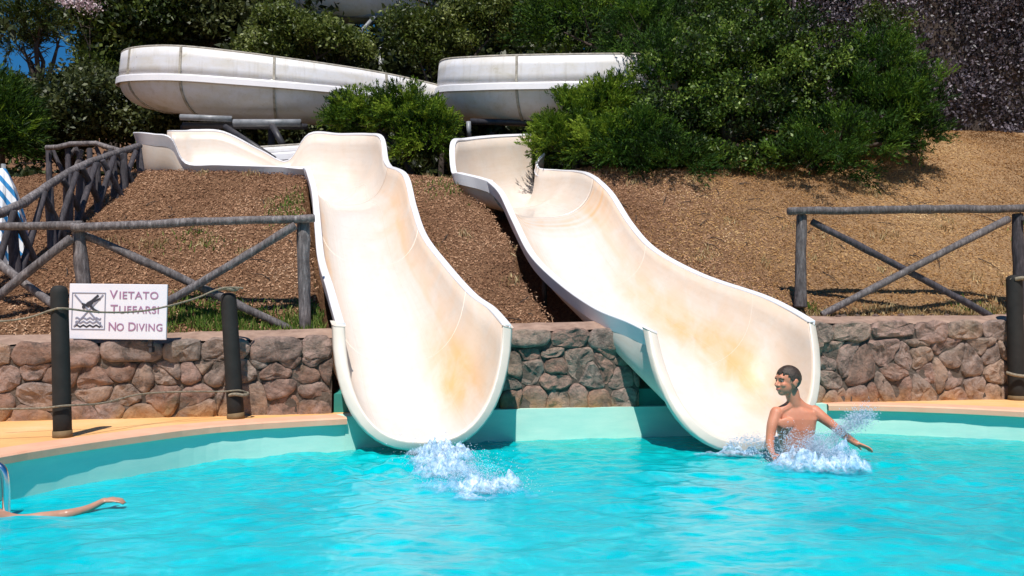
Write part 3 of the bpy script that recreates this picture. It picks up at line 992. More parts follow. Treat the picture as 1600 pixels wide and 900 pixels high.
# short props carrying the troughs
for root, rows in ((s1, r1), (s2, r2)):
    for i in (24, 48):
        row = rows[i]
        for k in (8, 14):
            p = Vector(row[k]); pipe([(p.x, p.y + .03, p.z - 0.03), (p.x, p.y + .03, p.z - 0.55)], 0.03, M_DARKSTEEL, root, 'support_leg')
for k in (2, 5, 8):
    p = Vector(r1t[k * 8 + 4][11]); pipe([(p.x, p.y, p.z), (p.x, p.y, p.z - 0.5)], 0.035, M_DARKSTEEL, s1, 'support_leg')

# ------------------------------------------------------------------ the raised flumes behind
def flume(name, label, path, zf, half=0.6, deep=0.58, upper=0.45, lean=0.08, joints=(), panel_z=None):
    """path: centre line (x, y); zf: flange height per point; closed semicircular hull with splash panels above the flange"""
    root = empty(name, (0, 0, 0))
    tag(root, label, 'water slide', 'raised white flumes behind the slides')
    P = crom([np.array([x, y, z, u]) for (x, y), z, u in zip(path, zf, upper if hasattr(upper, '__len__') else [upper] * len(path))], 8)
    hull = []; flN = [[], []]; pan = [[], []]
    fr = []
    for i, p in enumerate(P):
        a = P[max(i - 1, 0)]; b = P[min(i + 1, len(P) - 1)]
        t = np.array([b[0] - a[0], b[1] - a[1]]); t /= np.linalg.norm(t)
        nn = np.array([-t[1], t[0]])
        fr.append((p, nn))
    K = 16
    rows_ = []
    for p, nn in fr:
        row = []
        for k in range(K + 1):
            th = math.pi * k / K
            c = math.cos(th); s_ = math.sin(th)
            c = math.copysign(abs(c) ** 1.0, c); s_ = s_ ** 0.9
            row.append(np.array([p[0] + nn[0] * half * c, p[1] + nn[1] * half * c, p[2] - deep * s_]))
        rows_.append(row)
    V_ = [q for row in rows_ for q in row]; F_ = []
    for i in range(len(rows_) - 1):
        for k in range(K):
            a = i * (K + 1) + k
            F_.append((a, a + 1, a + K + 2, a + K + 1))
    o = mesh_obj('hull', V_, F_, M_HULL, root, smooth=True)
    md = o.modifiers.new('thickness', 'SOLIDIFY'); md.thickness = 0.015; md.offset = 0
    for sgn in (1, -1):
        prof = [(half - 0.02, 0.0), (half - .02, 0.02), (half + 0.05, 0.02), (half + .06, 0.0), (half + 0.065, -0.09), (half + 0.05, -0.09), (half + 0.04, -0.02)]
        V2 = []; F2 = []
        for p, nn in fr:
            for (a_, b_) in prof:
                V2.append((p[0] + nn[0] * a_ * sgn, p[1] + nn[1] * a_ * sgn, p[2] + b_))
        K2 = len(prof)
        for i in range(len(fr) - 1):
            for k in range(K2):
                a = i * K2 + k; b = i * K2 + (k + 1) % K2
                F2.append((a, b, b + K2, a + K2))
        F2.append(tuple(range(K2))); F2.append(tuple(reversed(range((len(fr) - 1) * K2, len(fr) * K2))))
        mesh_obj('flange', V2, F2, M_RIM, root)
        V3 = []; F3 = []
        for p, nn in fr:
            u = p[3]
            for q in range(4):
                t = q / 3
                w = half + 0.01 - lean * t ** 1.6
                V3.append((p[0] + nn[0] * w * sgn, p[1] + nn[1] * w * sgn, p[2] + 0.02 + u * t))
        for i in range(len(fr) - 1):
            for q in range(3):
                a = i * 4 + q
                F3.append((a, a + 1, a + 5, a + 4))
        o = mesh_obj('side_panel', V3, F3, M_HULL, root, smooth=True)
        md = o.modifiers.new('thickness', 'SOLIDIFY'); md.thickness = 0.012; md.offset = 0
        # rounded grey top rail of the panel
        V4 = [(p[0] + nn[0] * (half - lean) * sgn, p[1] + nn[1] * (half - lean) * sgn, p[2] + 0.03 + p[3]) for p, nn in fr]
        pipe(V4, 0.022, M_JOINT, root, 'top_rail', 6)
    for j in joints:
        p, nn = fr[j]
        joint(rows_[j], root, 0.018, 0.03)
        for sgn in (1, -1):
            tang = np.array([nn[1], -nn[0]])
            mb = MB()
            w0 = half + 0.01; w1 = half + .01 - lean
            q = []
            for (w, z) in ((w0, 0.02), (w0 + 0.03, 0.02), (w1 + .025, p[3] + 0.03), (w1, p[3] + .03)):
                for s_ in (-.018, .018):
                    q.append((p[0] + nn[0] * w * sgn + tang[0] * s_, p[1] + nn[1] * w * sgn + tang[1] * s_, p[2] + z))
            mb.add(q, [(0, 1, 3, 2), (2, 3, 5, 4), (4, 5, 7, 6), (6, 7, 1, 0), (0, 2, 4, 6), (1, 7, 5, 3)])
            mb.build('panel_joint', M_JOINT, root)
    return root, fr
fl1, f1 = flume('flume', 'long raised white flume curving across the upper left', [(-1.25, 15.0), (-2.3, 14.45), (-3.4, 14.0), (-4.5, 13.8), (-5.35, 13.85), (-5.95, 14.4), (-5.9, 15.2), (-5.2, 15.9)],
                [4.72, 4.74, 4.74, 4.78, 4.86, 5.04, 5.25, 5.4], deep=0.45, lean=0.03, upper=[0.22, 0.30, 0.36, 0.42, 0.44, 0.40, 0.30, 0.25], joints=(8, 19, 29, 36))
fl2, f2 = flume('flume', 'raised white flume partly hidden by the big green bush', [(-0.55, 15.0), (-0.62, 14.2), (-0.2, 13.65), (0.7, 13.4), (1.6, 13.4), (2.6, 13.6), (3.6, 14.1)],
                [4.98, 4.86, 4.66, 4.59, 4.60, 4.64, 4.74], deep=0.48, lean=0.03, upper=0.42, joints=(20, 33, 42))
fl3, f3 = flume('flume', 'highest white flume at the top edge above the shrubs', [(-5.2, 20.8), (-4.7, 19.8), (-3.9, 19.4), (-3.1, 19.5), (-2.4, 20.2), (-2.2, 21.0)],
                [8.55, 8.5, 8.45, 8.45, 8.5, 8.55], upper=0.7, joints=(12, 26))
# posts and bracing carrying the flumes
def gz(x, y): return float(ground(np.array([x]), np.array([y]))[0])
for (x, y) in ((-5.3, 13.85), (-3.9, 13.9), (-2.3, 14.45)):
    pipe([(x, y, 4.2), (x, y, gz(x, y) - .2)], 0.06, M_DARKSTEEL, fl1, 'support_post')
pipe([px(282, 183, 13.3), px(362, 186, 13.3)], 0.05, M_STEEL, fl1)
pipe([px(365, 192, 13.2), px(470, 192, 13.2)], 0.06, M_STEEL, fl1)
pipe([px(286, 196, 13.4), px(480, 198, 13.4)], 0.05, M_DARKSTEEL, fl1)
pipe([px(352, 198, 12.9), px(428, 248, 12.4)], 0.045, M_DARKSTEEL, fl1)
pipe([px(425, 196, 13.0), px(442, 226, 12.8)], 0.05, M_DARKSTEEL, fl1)
for (x, y) in ((-0.3, 13.7), (1.0, 13.4), (2.6, 13.6)):
    pipe([(x, y, 4.05), (x, y, gz(x, y) - .2)], 0.06, M_DARKSTEEL, fl2, 'support_post')
pipe([px(735, 190, 13.3), px(900, 193, 13.3)], 0.05, M_DARKSTEEL, fl2)
pipe([px(732, 190, 12.7), px(733, 214, 12.7)], 0.035, M_STEEL, fl2)
for (x, y) in ((-4.7, 19.8), (-3.0, 19.5)):
    pipe([(x, y, 7.9), (x, y, gz(x, y) - .2)], 0.08, M_STEEL, fl3, 'support_post')
pipe([px(495, 22, 19.2), px(600, 24, 19.2)], 0.08, M_STEEL, fl3)
pipe([px(600, 10, 19.4), px(555, 60, 18.6)], 0.05, M_STEEL, fl3)
# a lower length of flume running behind the left bend
fl4, f4 = flume('flume', 'low white flume section under the pipes behind the left slide bend', [(-2.9, 13.0), (-3.7, 12.95), (-4.6, 13.0), (-5.3, 13.3)],
                [3.52, 3.45, 3.4, 3.4], half=0.42, deep=0.34, upper=0.10, lean=0.02, joints=(10,))
# ------------------------------------------------------------------ fences of weathered poles
def log(a, b, r0, r1, parent, name, mat=M_WOOD, seed=0, bend=0.02):
    r = random.Random(seed)
    a = Vector(a); b = Vector(b)
    L = (b - a).length
    m = max(3, int(L / 0.16))
    side = Vector((r.uniform(-1, 1), r.uniform(-1, 1), r.uniform(-1, 1))).normalized()
    pts = []; rad = []
    for i in range(m + 1):
        t = i / m
        p = a.lerp(b, t) + side * (math.sin(t * math.pi) * bend * L * 0.5 + mnoise.noise(Vector((t * L * 2.5, seed, 0))) * 0.014)
        pts.append(p)
        k = 1 + 0.10 * mnoise.noise(Vector((t * L * 4, seed * 2.1, 7)))
        if r.random() < 0.12: k *= 1.12
        rad.append((r0 + (r1 - r0) * t) * k)
    # local frame: object placed at a, geometry relative
    v_, f_ = tube_geo([p - a for p in pts], rad, 10, 0.05, True, seed)
    o = mesh_obj(name, v_, f_, mat, parent, smooth=True)
    off = Vector(parent.location) if parent else Vector((0, 0, 0))
    o.location = a - off
    md = o.modifiers.new('ends', 'BEVEL'); md.width = 0.008; md.segments = 2; md.limit_method = 'ANGLE'; md.angle_limit = math.radians(50)
    return o
# front left fence
fa = empty('pole_fence', px(300, 520, 7.35)); tag(fa, 'weathered pole fence on the left wall, nearest the diving sign', 'fence', 'rustic cross-braced pole fences')
log(px(-60, 356, 7.25), px(130, 352, 7.3), 0.034, 0.034, fa, 'rail', seed=1)
log(px(112, 356, 7.28), px(492, 341, 7.6), 0.036, 0.036, fa, 'rail', seed=2, bend=-0.01)
log(px(122, 350, 7.35), px(134, 470, 7.35), 0.05, 0.055, fa, 'post', seed=3)
log(px(474, 346, 7.66), px(478, 522, 7.62), 0.052, 0.056, fa, 'post', seed=4)
log(px(132, 368, 7.38), px(470, 524, 7.6), 0.036, 0.036, fa, 'brace', seed=5)
log(px(462, 352, 7.56), px(250, 478, 7.35), 0.034, 0.036, fa, 'brace', seed=6)
log(px(112, 372, 7.28), px(-20, 478, 7.2), 0.036, 0.034, fa, 'brace', seed=7)
log(px(-20, 398, 7.33), px(86, 478, 7.33), 0.036, 0.036, fa, 'brace', seed=8)
# receding fence climbing along the path
fb = empty('pole_fence', px(214, 300, 10.6)); tag(fb, 'dark fence of crowded poles receding uphill on the far left', 'fence', 'rustic cross-braced pole fences')
rail = [(218, 228, 10.9), (180, 240, 10.2), (140, 254, 9.6), (110, 268, 9.1), (75, 290, 8.6), (35, 318, 8.1), (0, 334, 7.8), (-50, 345, 7.5)]
for k in range(0, len(rail) - 1):
    log(px(*rail[k]), px(*rail[k + 1]), 0.042, 0.042, fb, 'rail', M_WOOD, 20 + k, 0.0)
posts = [(216, 232, 10.85, 226, 322, 10.7), (193, 240, 10.3, 196, 335, 10.2), (176, 244, 10.1, 183, 345, 9.9), (150, 254, 9.7, 158, 362, 9.6), (128, 262, 9.35, 122, 392, 9.2), (106, 272, 9.0, 110, 425, 8.9), (76, 292, 8.6, 84, 470, 8.5), (20, 328, 8.0, 30, 500, 7.9)]
for k, (u0, v0, d0, u1, v1, d1) in enumerate(posts):
    log(px(u0, v0, d0), px(u1, v1, d1), 0.042, 0.05, fb, 'post', M_WOODD, 40 + k)
brs = [(188, 240, 10.3, 222, 318, 10.6), (212, 236, 10.7, 170, 352, 9.9), (160, 250, 9.8, 202, 330, 10.2), (178, 246, 10.0, 138, 378, 9.4), (128, 262, 9.3, 172, 350, 9.9), (150, 256, 9.6, 100, 425, 8.8),
       (98, 280, 8.9, 150, 372, 9.5), (120, 270, 9.1, 60, 470, 8.3), (66, 300, 8.5, 122, 420, 9.0), (70, 300, 8.5, 10, 500, 7.8), (20, 330, 7.95, 80, 470, 8.5), (22, 330, 7.95, -30, 500, 7.6)]
for k, (u0, v0, d0, u1, v1, d1) in enumerate(brs):
    log(px(u0, v0, d0 - .06), px(u1, v1, d1 - .06), 0.03, 0.034, fb, 'brace', M_WOODD, 60 + k)
# far fence section closing the top of the path
fc = empty('pole_fence', px(130, 290, 11.4)); tag(fc, 'small pole fence with a wavy top rail at the head of the path', 'fence', 'rustic cross-braced pole fences')
rl = [(72, 231, 11.2), (90, 230, 11.2), (110, 225, 11.25), (150, 224, 11.3), (168, 230, 11.3), (190, 236, 11.3), (214, 232, 11.3)]
v_, f_ = tube_geo([px(*a) - Vector(fc.location) for a in rl], [0.034] * 7, 8, 0.06)
mesh_obj('rail', v_, f_, M_WOOD, fc, smooth=True)
for k, (u0, u1) in enumerate(((76, 78), (106, 108), (140, 142), (174, 172))):
    log(px(u0, 232, 11.3), px(u1, 292, 11.25), 0.036, 0.04, fc, 'post', M_WOODD, 80 + k)
for k, (u0, v0, u1, v1) in enumerate(((82, 234, 104, 282), (118, 232, 104, 250), (118, 230, 138, 282), (128, 234, 112, 282), (150, 230, 172, 282), (166, 236, 144, 282), (176, 238, 205, 285))):
    log(px(u0, v0, 11.36), px(u1, v1, 11.36), 0.026, 0.03, fc, 'brace', M_WOOD if k % 2 else M_WOODD, 90 + k)
# right fence
fd = empty('pole_fence', px(1420, 500, 8.8)); tag(fd, 'cross-braced pole fence on the slope above the right wall', 'fence', 'rustic cross-braced pole fences')
log(px(1231, 330, 8.62), px(1640, 326, 9.0), 0.04, 0.042, fd, 'rail', seed=101, bend=0.004)
log(px(1253, 336, 8.7), px(1251, 480, 8.62), 0.052, 0.058, fd, 'post', seed=102)
log(px(1590, 334, 9.0), px(1590, 515, 8.97), 0.055, 0.06, fd, 'post', M_WOODD, seed=103)
log(px(1268, 346, 8.72), px(1548, 494, 8.85), 0.034, 0.034, fd, 'brace', M_WOODD, seed=104)
log(px(1576, 342, 8.86), px(1284, 492, 8.6), 0.038, 0.036, fd, 'brace', seed=105)
log(px(1600, 340, 8.9), px(1760, 430, 9.1), 0.034, 0.036, fd, 'brace', seed=106)

# ------------------------------------------------------------------ black bollards and rope
def bollard(bx, by, h, lean, r_, label, foot=False):
    o = empty('bollard', (bx, by, DECK_Z - 0.004)); tag(o, label, 'bollard', 'black posts carrying the rope')
    tp = Vector((lean, 0.01, h))
    prof = [(-0.02, r_ * 1.03), (0.12, r_ * 1.02), (h * 0.5, r_ * 1.0), (h - 0.05, r_ * 0.97), (h - 0.025, r_ * 0.92), (h - 0.008, r_ * 0.7), (h, r_ * 0.3)]
    v_, f_ = tube_geo([(lean * z / h, 0.0, z) for z, _ in prof], [q for _, q in prof], 20)
    mesh_obj('shaft', v_, f_, M_BLACK, o, smooth=True)
    v_, f_ = tube_geo([(0, 0, -0.01), (lean * .07 / h, 0, 0.045)], r_ * 1.09, 20)
    mesh_obj('foot', v_, f_, M_BROWN, o, smooth=True)
    return o
p1 = px(98, 681, 5.72); p2 = px(372, 650, 6.88)
b1 = bollard(p1.x, 5.72, 1.0, -0.045, 0.056, 'thick black bollard standing at the pool edge, left of the diving sign')
b2 = bollard(p2.x, 6.88 - 0.05, 0.99, -0.075, 0.062, 'black rope post against the wall, right of the diving sign')
p3 = px(1592, 628, 8.42)
b3 = bollard(p3.x, 8.45, 1.22, 0.0, 0.075, 'black rope post at the right edge of the picture')
def rope(pts, label, r_=0.011):
    P = [Vector(tuple(p)) for p in crom([np.array(p) for p in pts], 8)]
    vs, fs = tube_geo(P, r_, 7)
    o = mesh_obj('rope', vs, fs, M_ROPE, None, smooth=True)
    tag(o, label, 'rope', 'ropes strung between the black posts')
    return o
def ring(c, r_, lean=0.0, z=0.0):
    return [Vector((c[0] + r_ * math.cos(a), c[1] + r_ * math.sin(a), c[2] + 0.006 * math.sin(3 * a))) for a in np.linspace(-2.4, 3.6, 12)]
rope([px(-60, 500, 5.5), px(0, 502, 5.6), px(45, 496, 5.66), px(82, 484, 5.66), px(100, 482, 5.67), px(160, 488, 5.9), px(230, 485, 6.2), px(300, 468, 6.5), px(335, 454, 6.7), px(357, 449, 6.76), px(380, 450, 6.8)], 'upper rope passing in front of the diving sign', 0.007)
rope([px(-40, 640, 5.5), px(60, 638, 5.64), px(100, 634, 5.66), px(160, 630, 5.95), px(220, 616, 6.3), px(290, 612, 6.55), px(345, 612, 6.75), px(372, 610, 6.76), px(385, 613, 6.82)], 'lower rope sagging along the left stone wall', 0.007)
rope(ring(px(357, 452, 6.83), 0.068), 'rope tied round the top of the post right of the sign', 0.014)
rope(ring(px(372, 616, 6.83), 0.072), 'rope tied round the foot of the post right of the sign', 0.014)
rope(ring(px(1591, 436, 8.45), 0.09), 'rope wound high on the post at the right edge', 0.02)
rope([px(1572, 582, 8.38), px(1592, 587, 8.34), px(1640, 590, 8.3)], 'rope low on the post at the right edge', 0.016)

# ------------------------------------------------------------------ the diving sign
SW, SH = 0.815, 0.435
sd = 6.78
sc_ = px(183.5, 487, sd)
sg = empty('no_diving_sign', (sc_.x, sd, sc_.z - SH / 2)); sg.rotation_euler = (0, math.radians(0.6), 0)
tag(sg, 'white sign reading VIETATO TUFFARSI NO DIVING with a crossed out diver', 'sign')
SIGN_S = 153 / (F_PX / sd) / SW
SWr = SW * SIGN_S
mb = MB(); mb.box((-SWr / 2, 0, 0), (SWr / 2, 0.02, SH))
o = mb.build('board', M_SIGN, sg)
md = o.modifiers.new('soft_edges', 'BEVEL'); md.width = 0.004; md.segments = 2
for xx in (-0.25, 0.25):
    mb = MB(); mb.box((xx - .015, 0.0215, -0.05), (xx + .015, 0.05, SH * .7)); mb.build('bracket', M_DARKSTEEL, sg)
    mb = MB(); mb.box((xx - .012, 0.03, -0.10), (xx + .012, 0.55, -0.055)); mb.build('bracket', M_DARKSTEEL, sg)
def textmesh(body, size, x, z, mat, shear=0.0, small=None):
    """copperplate-like: first letter larger, the rest small capitals, heavy strokes and short serifs"""
    cu = bpy.data.curves.new('lettering', 'FONT'); cu.body = body; cu.size = size; cu.extrude = 0.0015; cu.offset = size * 0.006
    cu.space_character = 1.08
    ob = bpy.data.objects.new('lettering', cu); col.objects.link(ob)
    bpy.context.view_layer.update()
    me = bpy.data.meshes.new_from_object(ob)
    w = ob.dimensions.x
    bpy.data.objects.remove(ob)
    me.materials.clear(); me.materials.append(mat)
    o = bpy.data.objects.new('lettering', me); o.rotation_euler = (math.pi / 2, 0, 0); o.location = (x, -0.0025, z)
    link(o, sg); return o, w
def words_line(parts, xc, z, size, width):
    objs = []; x = 0
    for txt, k in parts:
        o, w = textmesh(txt, size * k, 0, z, M_SIGNTXT)
        objs.append((o, x)); x += w + size * (0.09)
        if txt.endswith(' '): x += size * 0.28
    sc = width / x
    for o, xx in objs:
        o.scale = (sc, 1, 1); o.location.x = xc - width / 2 + xx * sc
words_line([('V', 1.0), ('IETATO', 0.86)], SWr * 0.165, SH * 0.735, 0.095, SWr * 0.50)
words_line([('T', 1.0), ('UFFARSI', 0.86)], SWr * 0.175, SH * 0.475, 0.095, SWr * 0.50)
words_line([('N', 1.0), ('O ', 0.86), ('D', 1.0), ('IVING', 0.86)], SWr * 0.185, SH * 0.16, 0.095, SWr * 0.56)
# pictogram
fx0, fx1, fz0, fz1 = -SWr * 0.47, -SWr * 0.125, SH * 0.17, SH * 0.84
def flat(poly, name, mat, y=-0.003):
    k = len(poly)
    v_ = [(x, 0.0, z) for x, z in poly] + [(x, y, z) for x, z in poly]
    f_ = [tuple(reversed(range(k))), tuple(range(k, 2 * k))] + [(i, (i + 1) % k, k + (i + 1) % k, k + i) for i in range(k)]
    return mesh_obj(name, v_, f_, mat, sg)
bw = 0.007
mb = MB()
mb.box((fx0, -0.0035, fz0), (fx1, -0.0002, fz0 + bw)); mb.box((fx0, -0.0035, fz1 - bw), (fx1, -0.0002, fz1))
mb.box((fx0, -0.0035, fz0 + bw), (fx0 + bw, -0.0002, fz1 - bw)); mb.box((fx1 - bw, -0.0035, fz0 + bw), (fx1, -0.0002, fz1 - bw))
mb.build('pictogram_frame', M_SIGNGREY, sg)
def stroke(a, b, w, name, mat, y):
    dx, dz = b[0] - a[0], b[1] - a[1]; L = math.hypot(dx, dz); nx_, nz_ = -dz / L * w / 2, dx / L * w / 2
    return flat([(a[0] + nx_, a[1] + nz_), (b[0] + nx_, b[1] + nz_), (b[0] - nx_, b[1] - nz_), (a[0] - nx_, a[1] - nz_)], name, mat, y)
fw = fx1 - fx0; fh = fz1 - fz0
def fp(u, v): return (fx0 + fw * u, fz0 + fh * v)
# diver: trunk, legs, arms, head
flat([fp(.38, .66), fp(.46, .74), fp(.62, .82), fp(.70, .80), fp(.60, .68), fp(.48, .60)], 'diver_figure', M_SIGNBLK, -0.0050)
stroke(fp(.60, .78), fp(.78, .93), .016, 'diver_figure', M_SIGNBLK, -0.0052)
stroke(fp(.66, .76), fp(.84, .84), .014, 'diver_figure', M_SIGNBLK, -0.0054)
stroke(fp(.44, .66), fp(.30, .70), .014, 'diver_figure', M_SIGNBLK, -0.0056)
stroke(fp(.54, .66), fp(.70, .50), .018, 'diver_figure', M_SIGNBLK, -0.0058)
stroke(fp(.64, .56), fp(.82, .48), .012, 'diver_figure', M_SIGNBLK, -0.0060)
hx, hz = fp(.36, .61)
flat([(hx + .014 * math.cos(a), hz + .014 * math.sin(a)) for a in np.linspace(0, 2 * math.pi, 12, endpoint=False)], 'diver_head', M_SIGNBLK, -0.0062)
stroke(fp(.08, .94), fp(.92, .08), .011, 'cross_bar', M_SIGNGREY, -0.0042)
stroke(fp(.92, .94), fp(.08, .08), .010, 'cross_bar', M_SIGNGREY, -0.0046)
for k, vv in enumerate((.10, .20, .30)):
    pts_t = []; pts_b = []
    for q in range(17):
        u = .12 + .76 * q / 16
        z = vv + .025 * math.sin(q * 1.57)
        pts_t.append(fp(u, z + .022)); pts_b.append(fp(u, z - .022))
    flat(pts_t + pts_b[::-1], 'wave_line', M_SIGNGREY if k else M_SIGNBLK, -0.0030 - k * .0001)

# ------------------------------------------------------------------ foliage
def leaf_quads(C, Dn, L, W, roll):
    """C centres, Dn direction, L length, W width -> rhombic leaves"""
    n_ = len(C)
    R = rng.normal(size=(n_, 3))
    S = np.cross(Dn, R); S /= np.linalg.norm(S, axis=1, keepdims=True) + 1e-9
    N_ = np.cross(Dn, S)
    a = C - Dn * (L / 2)[:, None]
    b = C + S * (W / 2)[:, None] - Dn * (L * 0.08)[:, None] + N_ * (W * 0.15)[:, None]
    c = C + Dn * (L / 2)[:, None]
    d = C - S * (W / 2)[:, None] - Dn * (L * 0.08)[:, None] + N_ * (W * 0.15)[:, None]
    V_ = np.stack([a, b, c, d], 1).reshape(-1, 3)
    F_ = np.arange(4 * n_).reshape(n_, 4)
    return V_, F_
def unit(n_):
    v = rng.normal(size=(n_, 3)); return v / np.linalg.norm(v, axis=1, keepdims=True)

def crown(name, lobes, mat, parent, n_clump=60, per=120, clump_r=0.22, leaf=(0.05, 0.03), style='broad', tint_mu=0.45, shell=0.45, squash=1.0, minz=None):
    """lobes: (centre, radii). leaves gather in clumps spread through each lobe's outer volume"""
    VV = []; FF = []; TT = []; base = 0
    vol = np.array([r[0] * r[1] * r[2] for _, r in lobes]) ** (2 / 3)
    share = vol / vol.sum()
    for (c, r), s_ in zip(lobes, share):
        k = max(4, int(n_clump * s_))
        u = unit(k); u[:, 2] = np.where(u[:, 2] < -0.5, -u[:, 2], u[:, 2])
        rad = 1 - shell * rng.random(k) ** 1.7
        rad *= 1 + 0.16 * rng.normal(size=k) * (rng.random(k) < .5)
        cl = np.array(c) + u * rad[:, None] * np.array(r)
        if minz is not None: cl[:, 2] = np.maximum(cl[:, 2], minz + rng.random(k) * 0.1)
        tone = np.clip(rng.normal(tint_mu, 0.24, k), 0, 1)
        idx = np.repeat(np.arange(k), per)
        n_ = len(idx)
        if style == 'broad':
            off = unit(n_) * (rng.random(n_) ** 0.5)[:, None] * clump_r * np.array([1, 1, 0.75 * squash]) * rng.uniform(.7, 1.3, n_)[:, None]
            C = cl[idx] + off
            Dn = unit(n_) + u[idx] * 0.5 + np.array([0, 0, 0.25]); Dn /= np.linalg.norm(Dn, axis=1, keepdims=True)
            L = leaf[0] * rng.uniform(.6, 1.3, n_); W = leaf[1] * rng.uniform(.6, 1.3, n_)
        else:
            # sprays: each clump is a fan of fine twigs pointing outwards and up
            twig = u[idx] * 0.9 + np.array([0, 0, 0.55]) + unit(n_) * 0.55
            twig /= np.linalg.norm(twig, axis=1, keepdims=True)
            kk = rng.integers(0, 14, n_); tw = unit(k * 14).reshape(k, 14, 3) * 0.75 + u[:, None, :] * 0.9 + np.array([0, 0, 0.45]); tw /= np.linalg.norm(tw, axis=2, keepdims=True); twig = tw[idx, kk]
            pos = rng.random(n_)
            C = cl[idx] + twig * (pos * clump_r * 1.5)[:, None] + rng.normal(size=(n_, 3)) * (clump_r * 0.10 * (1.15 - pos))[:, None] + np.array([0, 0, -0.05]) * (pos ** 2)[:, None]
            Dn = twig + rng.normal(size=(n_, 3)) * 0.38; Dn /= np.linalg.norm(Dn, axis=1, keepdims=True)
            L = leaf[0] * rng.uniform(.5, 1.5, n_); W = leaf[1] * rng.uniform(.6, 1.3, n_)
        V_, F_ = leaf_quads(C, Dn, L, W, 0)
        VV.append(V_); FF.append(F_ + base); base += len(V_)
        TT.append(np.clip(tone[idx] + rng.normal(0, 0.16, n_), 0, 1))
    V_ = np.concatenate(VV); F_ = np.concatenate(FF); T_ = np.concatenate(TT)
    return np_mesh(name, V_, F_, mat, parent, attr=('tint', T_, 'FACE'))

def branches(parent, base, tops, r0, mat=M_BARK, name='trunk', seed=0):
    """one tapered trunk with limbs reaching into the crown"""
    r = random.Random(seed)
    mb = MB()
    base = Vector(base)
    cx = sum((Vector(t) for t in tops), Vector()) / len(tops)
    fork = base.lerp(cx, 0.45)
    k1 = base.lerp(fork, .5) + Vector((r.uniform(-.1, .1), r.uniform(-.1, .1), 0)) * (fork - base).length * .5
    mb.tube([base - Vector((0, 0, .2)), k1, fork], [r0 * 1.25, r0 * .95, r0 * .7], 9, .06, True, seed)
    for t in tops:
        t = Vector(t); m_ = fork.lerp(t, .5) + Vector((r.uniform(-.12, .12), r.uniform(-.12, .12), r.uniform(.0, .15))) * (t - fork).length
        mb.tube([fork, m_, t], [r0 * .6, r0 * .38, r0 * .1], 7, .05, True, seed + 1)
        for q in range(3):
            a = m_.lerp(t, r.uniform(.0, .7)); e = a + Vector((r.uniform(-1, 1), r.uniform(-1, 1), r.uniform(.1, .9))) * (t - fork).length * .35
            mb.tube([a, e], [r0 * .2, r0 * .04], 5, .0, True, seed)
    return mb.build(name, mat, parent, smooth=True)

def plant(name, base, lobes, mat, label, cat, group=None, r0=0.06, **kw):
    root = empty(name, base)
    tag(root, label, cat, group)
    b = Vector(base)
    lb = [((c[0] - b.x, c[1] - b.y, c[2] - b.z), r) for c, r in lobes]
    crown('crown', lb, mat, root, **kw)
    branches(root, (0, 0, 0), [c for c, r in lb][:7], r0, seed=int(abs(base[0]) * 10) + len(lobes))
    return root
def lob(u, v, d, ru, rv, rd=None):
    """lobe centred at photo position with radii in photo pixels"""
    s = F_PX / d
    return (tuple(px(u, v, d)), (ru / s, (rd if rd else ru / s * 0.9), rv / s))
def gbase(x, y): return (x, y, gz(x, y) - 0.03)

# bright feathery shrub between the slides' upper bends
plant('feathery_shrub', gbase(-1.4, 12.5), [lob(565, 185, 12.9, 45, 30), lob(640, 185, 12.6, 50, 38), lob(655, 225, 12.45, 36, 40), lob(675, 215, 12.3, 30, 45), lob(535, 192, 12.9, 28, 18), lob(605, 190, 13.0, 42, 26)],
      M_LF_FEATH, 'bright green feathery shrub between the two slide tops', 'shrub', r0=0.05, n_clump=230, per=260, clump_r=0.19, leaf=(0.055, 0.014), style='spray', tint_mu=0.46)
# feathery shrub at the left side of the big bush
plant('feathery_shrub', gbase(1.25, 12.1), [lob(890, 205, 12.3, 42, 50), lob(945, 185, 12.4, 42, 54), lob(862, 222, 12.2, 22, 24), lob(945, 235, 11.9, 45, 35), lob(862, 236, 12.3, 34, 18), lob(905, 240, 12.3, 36, 20)],
      M_LF_FEATH, 'vivid feathery shrub hanging over the top of the right slide', 'shrub', r0=0.05, n_clump=250, per=260, clump_r=0.2, leaf=(0.055, 0.014), style='spray', tint_mu=0.55)
# big glossy broadleaf bush
plant('glossy_bush', gbase(3.0, 12.4), [lob(1090, 255, 11.9, 60, 30), lob(1200, 255, 11.8, 60, 28), lob(1100, 140, 12.4, 100, 90), lob(1200, 110, 12.5, 110, 100), lob(1150, 200, 12.2, 110, 65), lob(1040, 210, 12.2, 70, 60), lob(1270, 150, 12.6, 80, 80), lob(1130, 60, 12.8, 90, 60)],
      M_LF_BROAD, 'large dark glossy leaved bush behind the right slide', 'bush', r0=0.09, n_clump=380, per=130, clump_r=0.2, leaf=(0.062, 0.036), style='broad', tint_mu=0.42, shell=0.5)
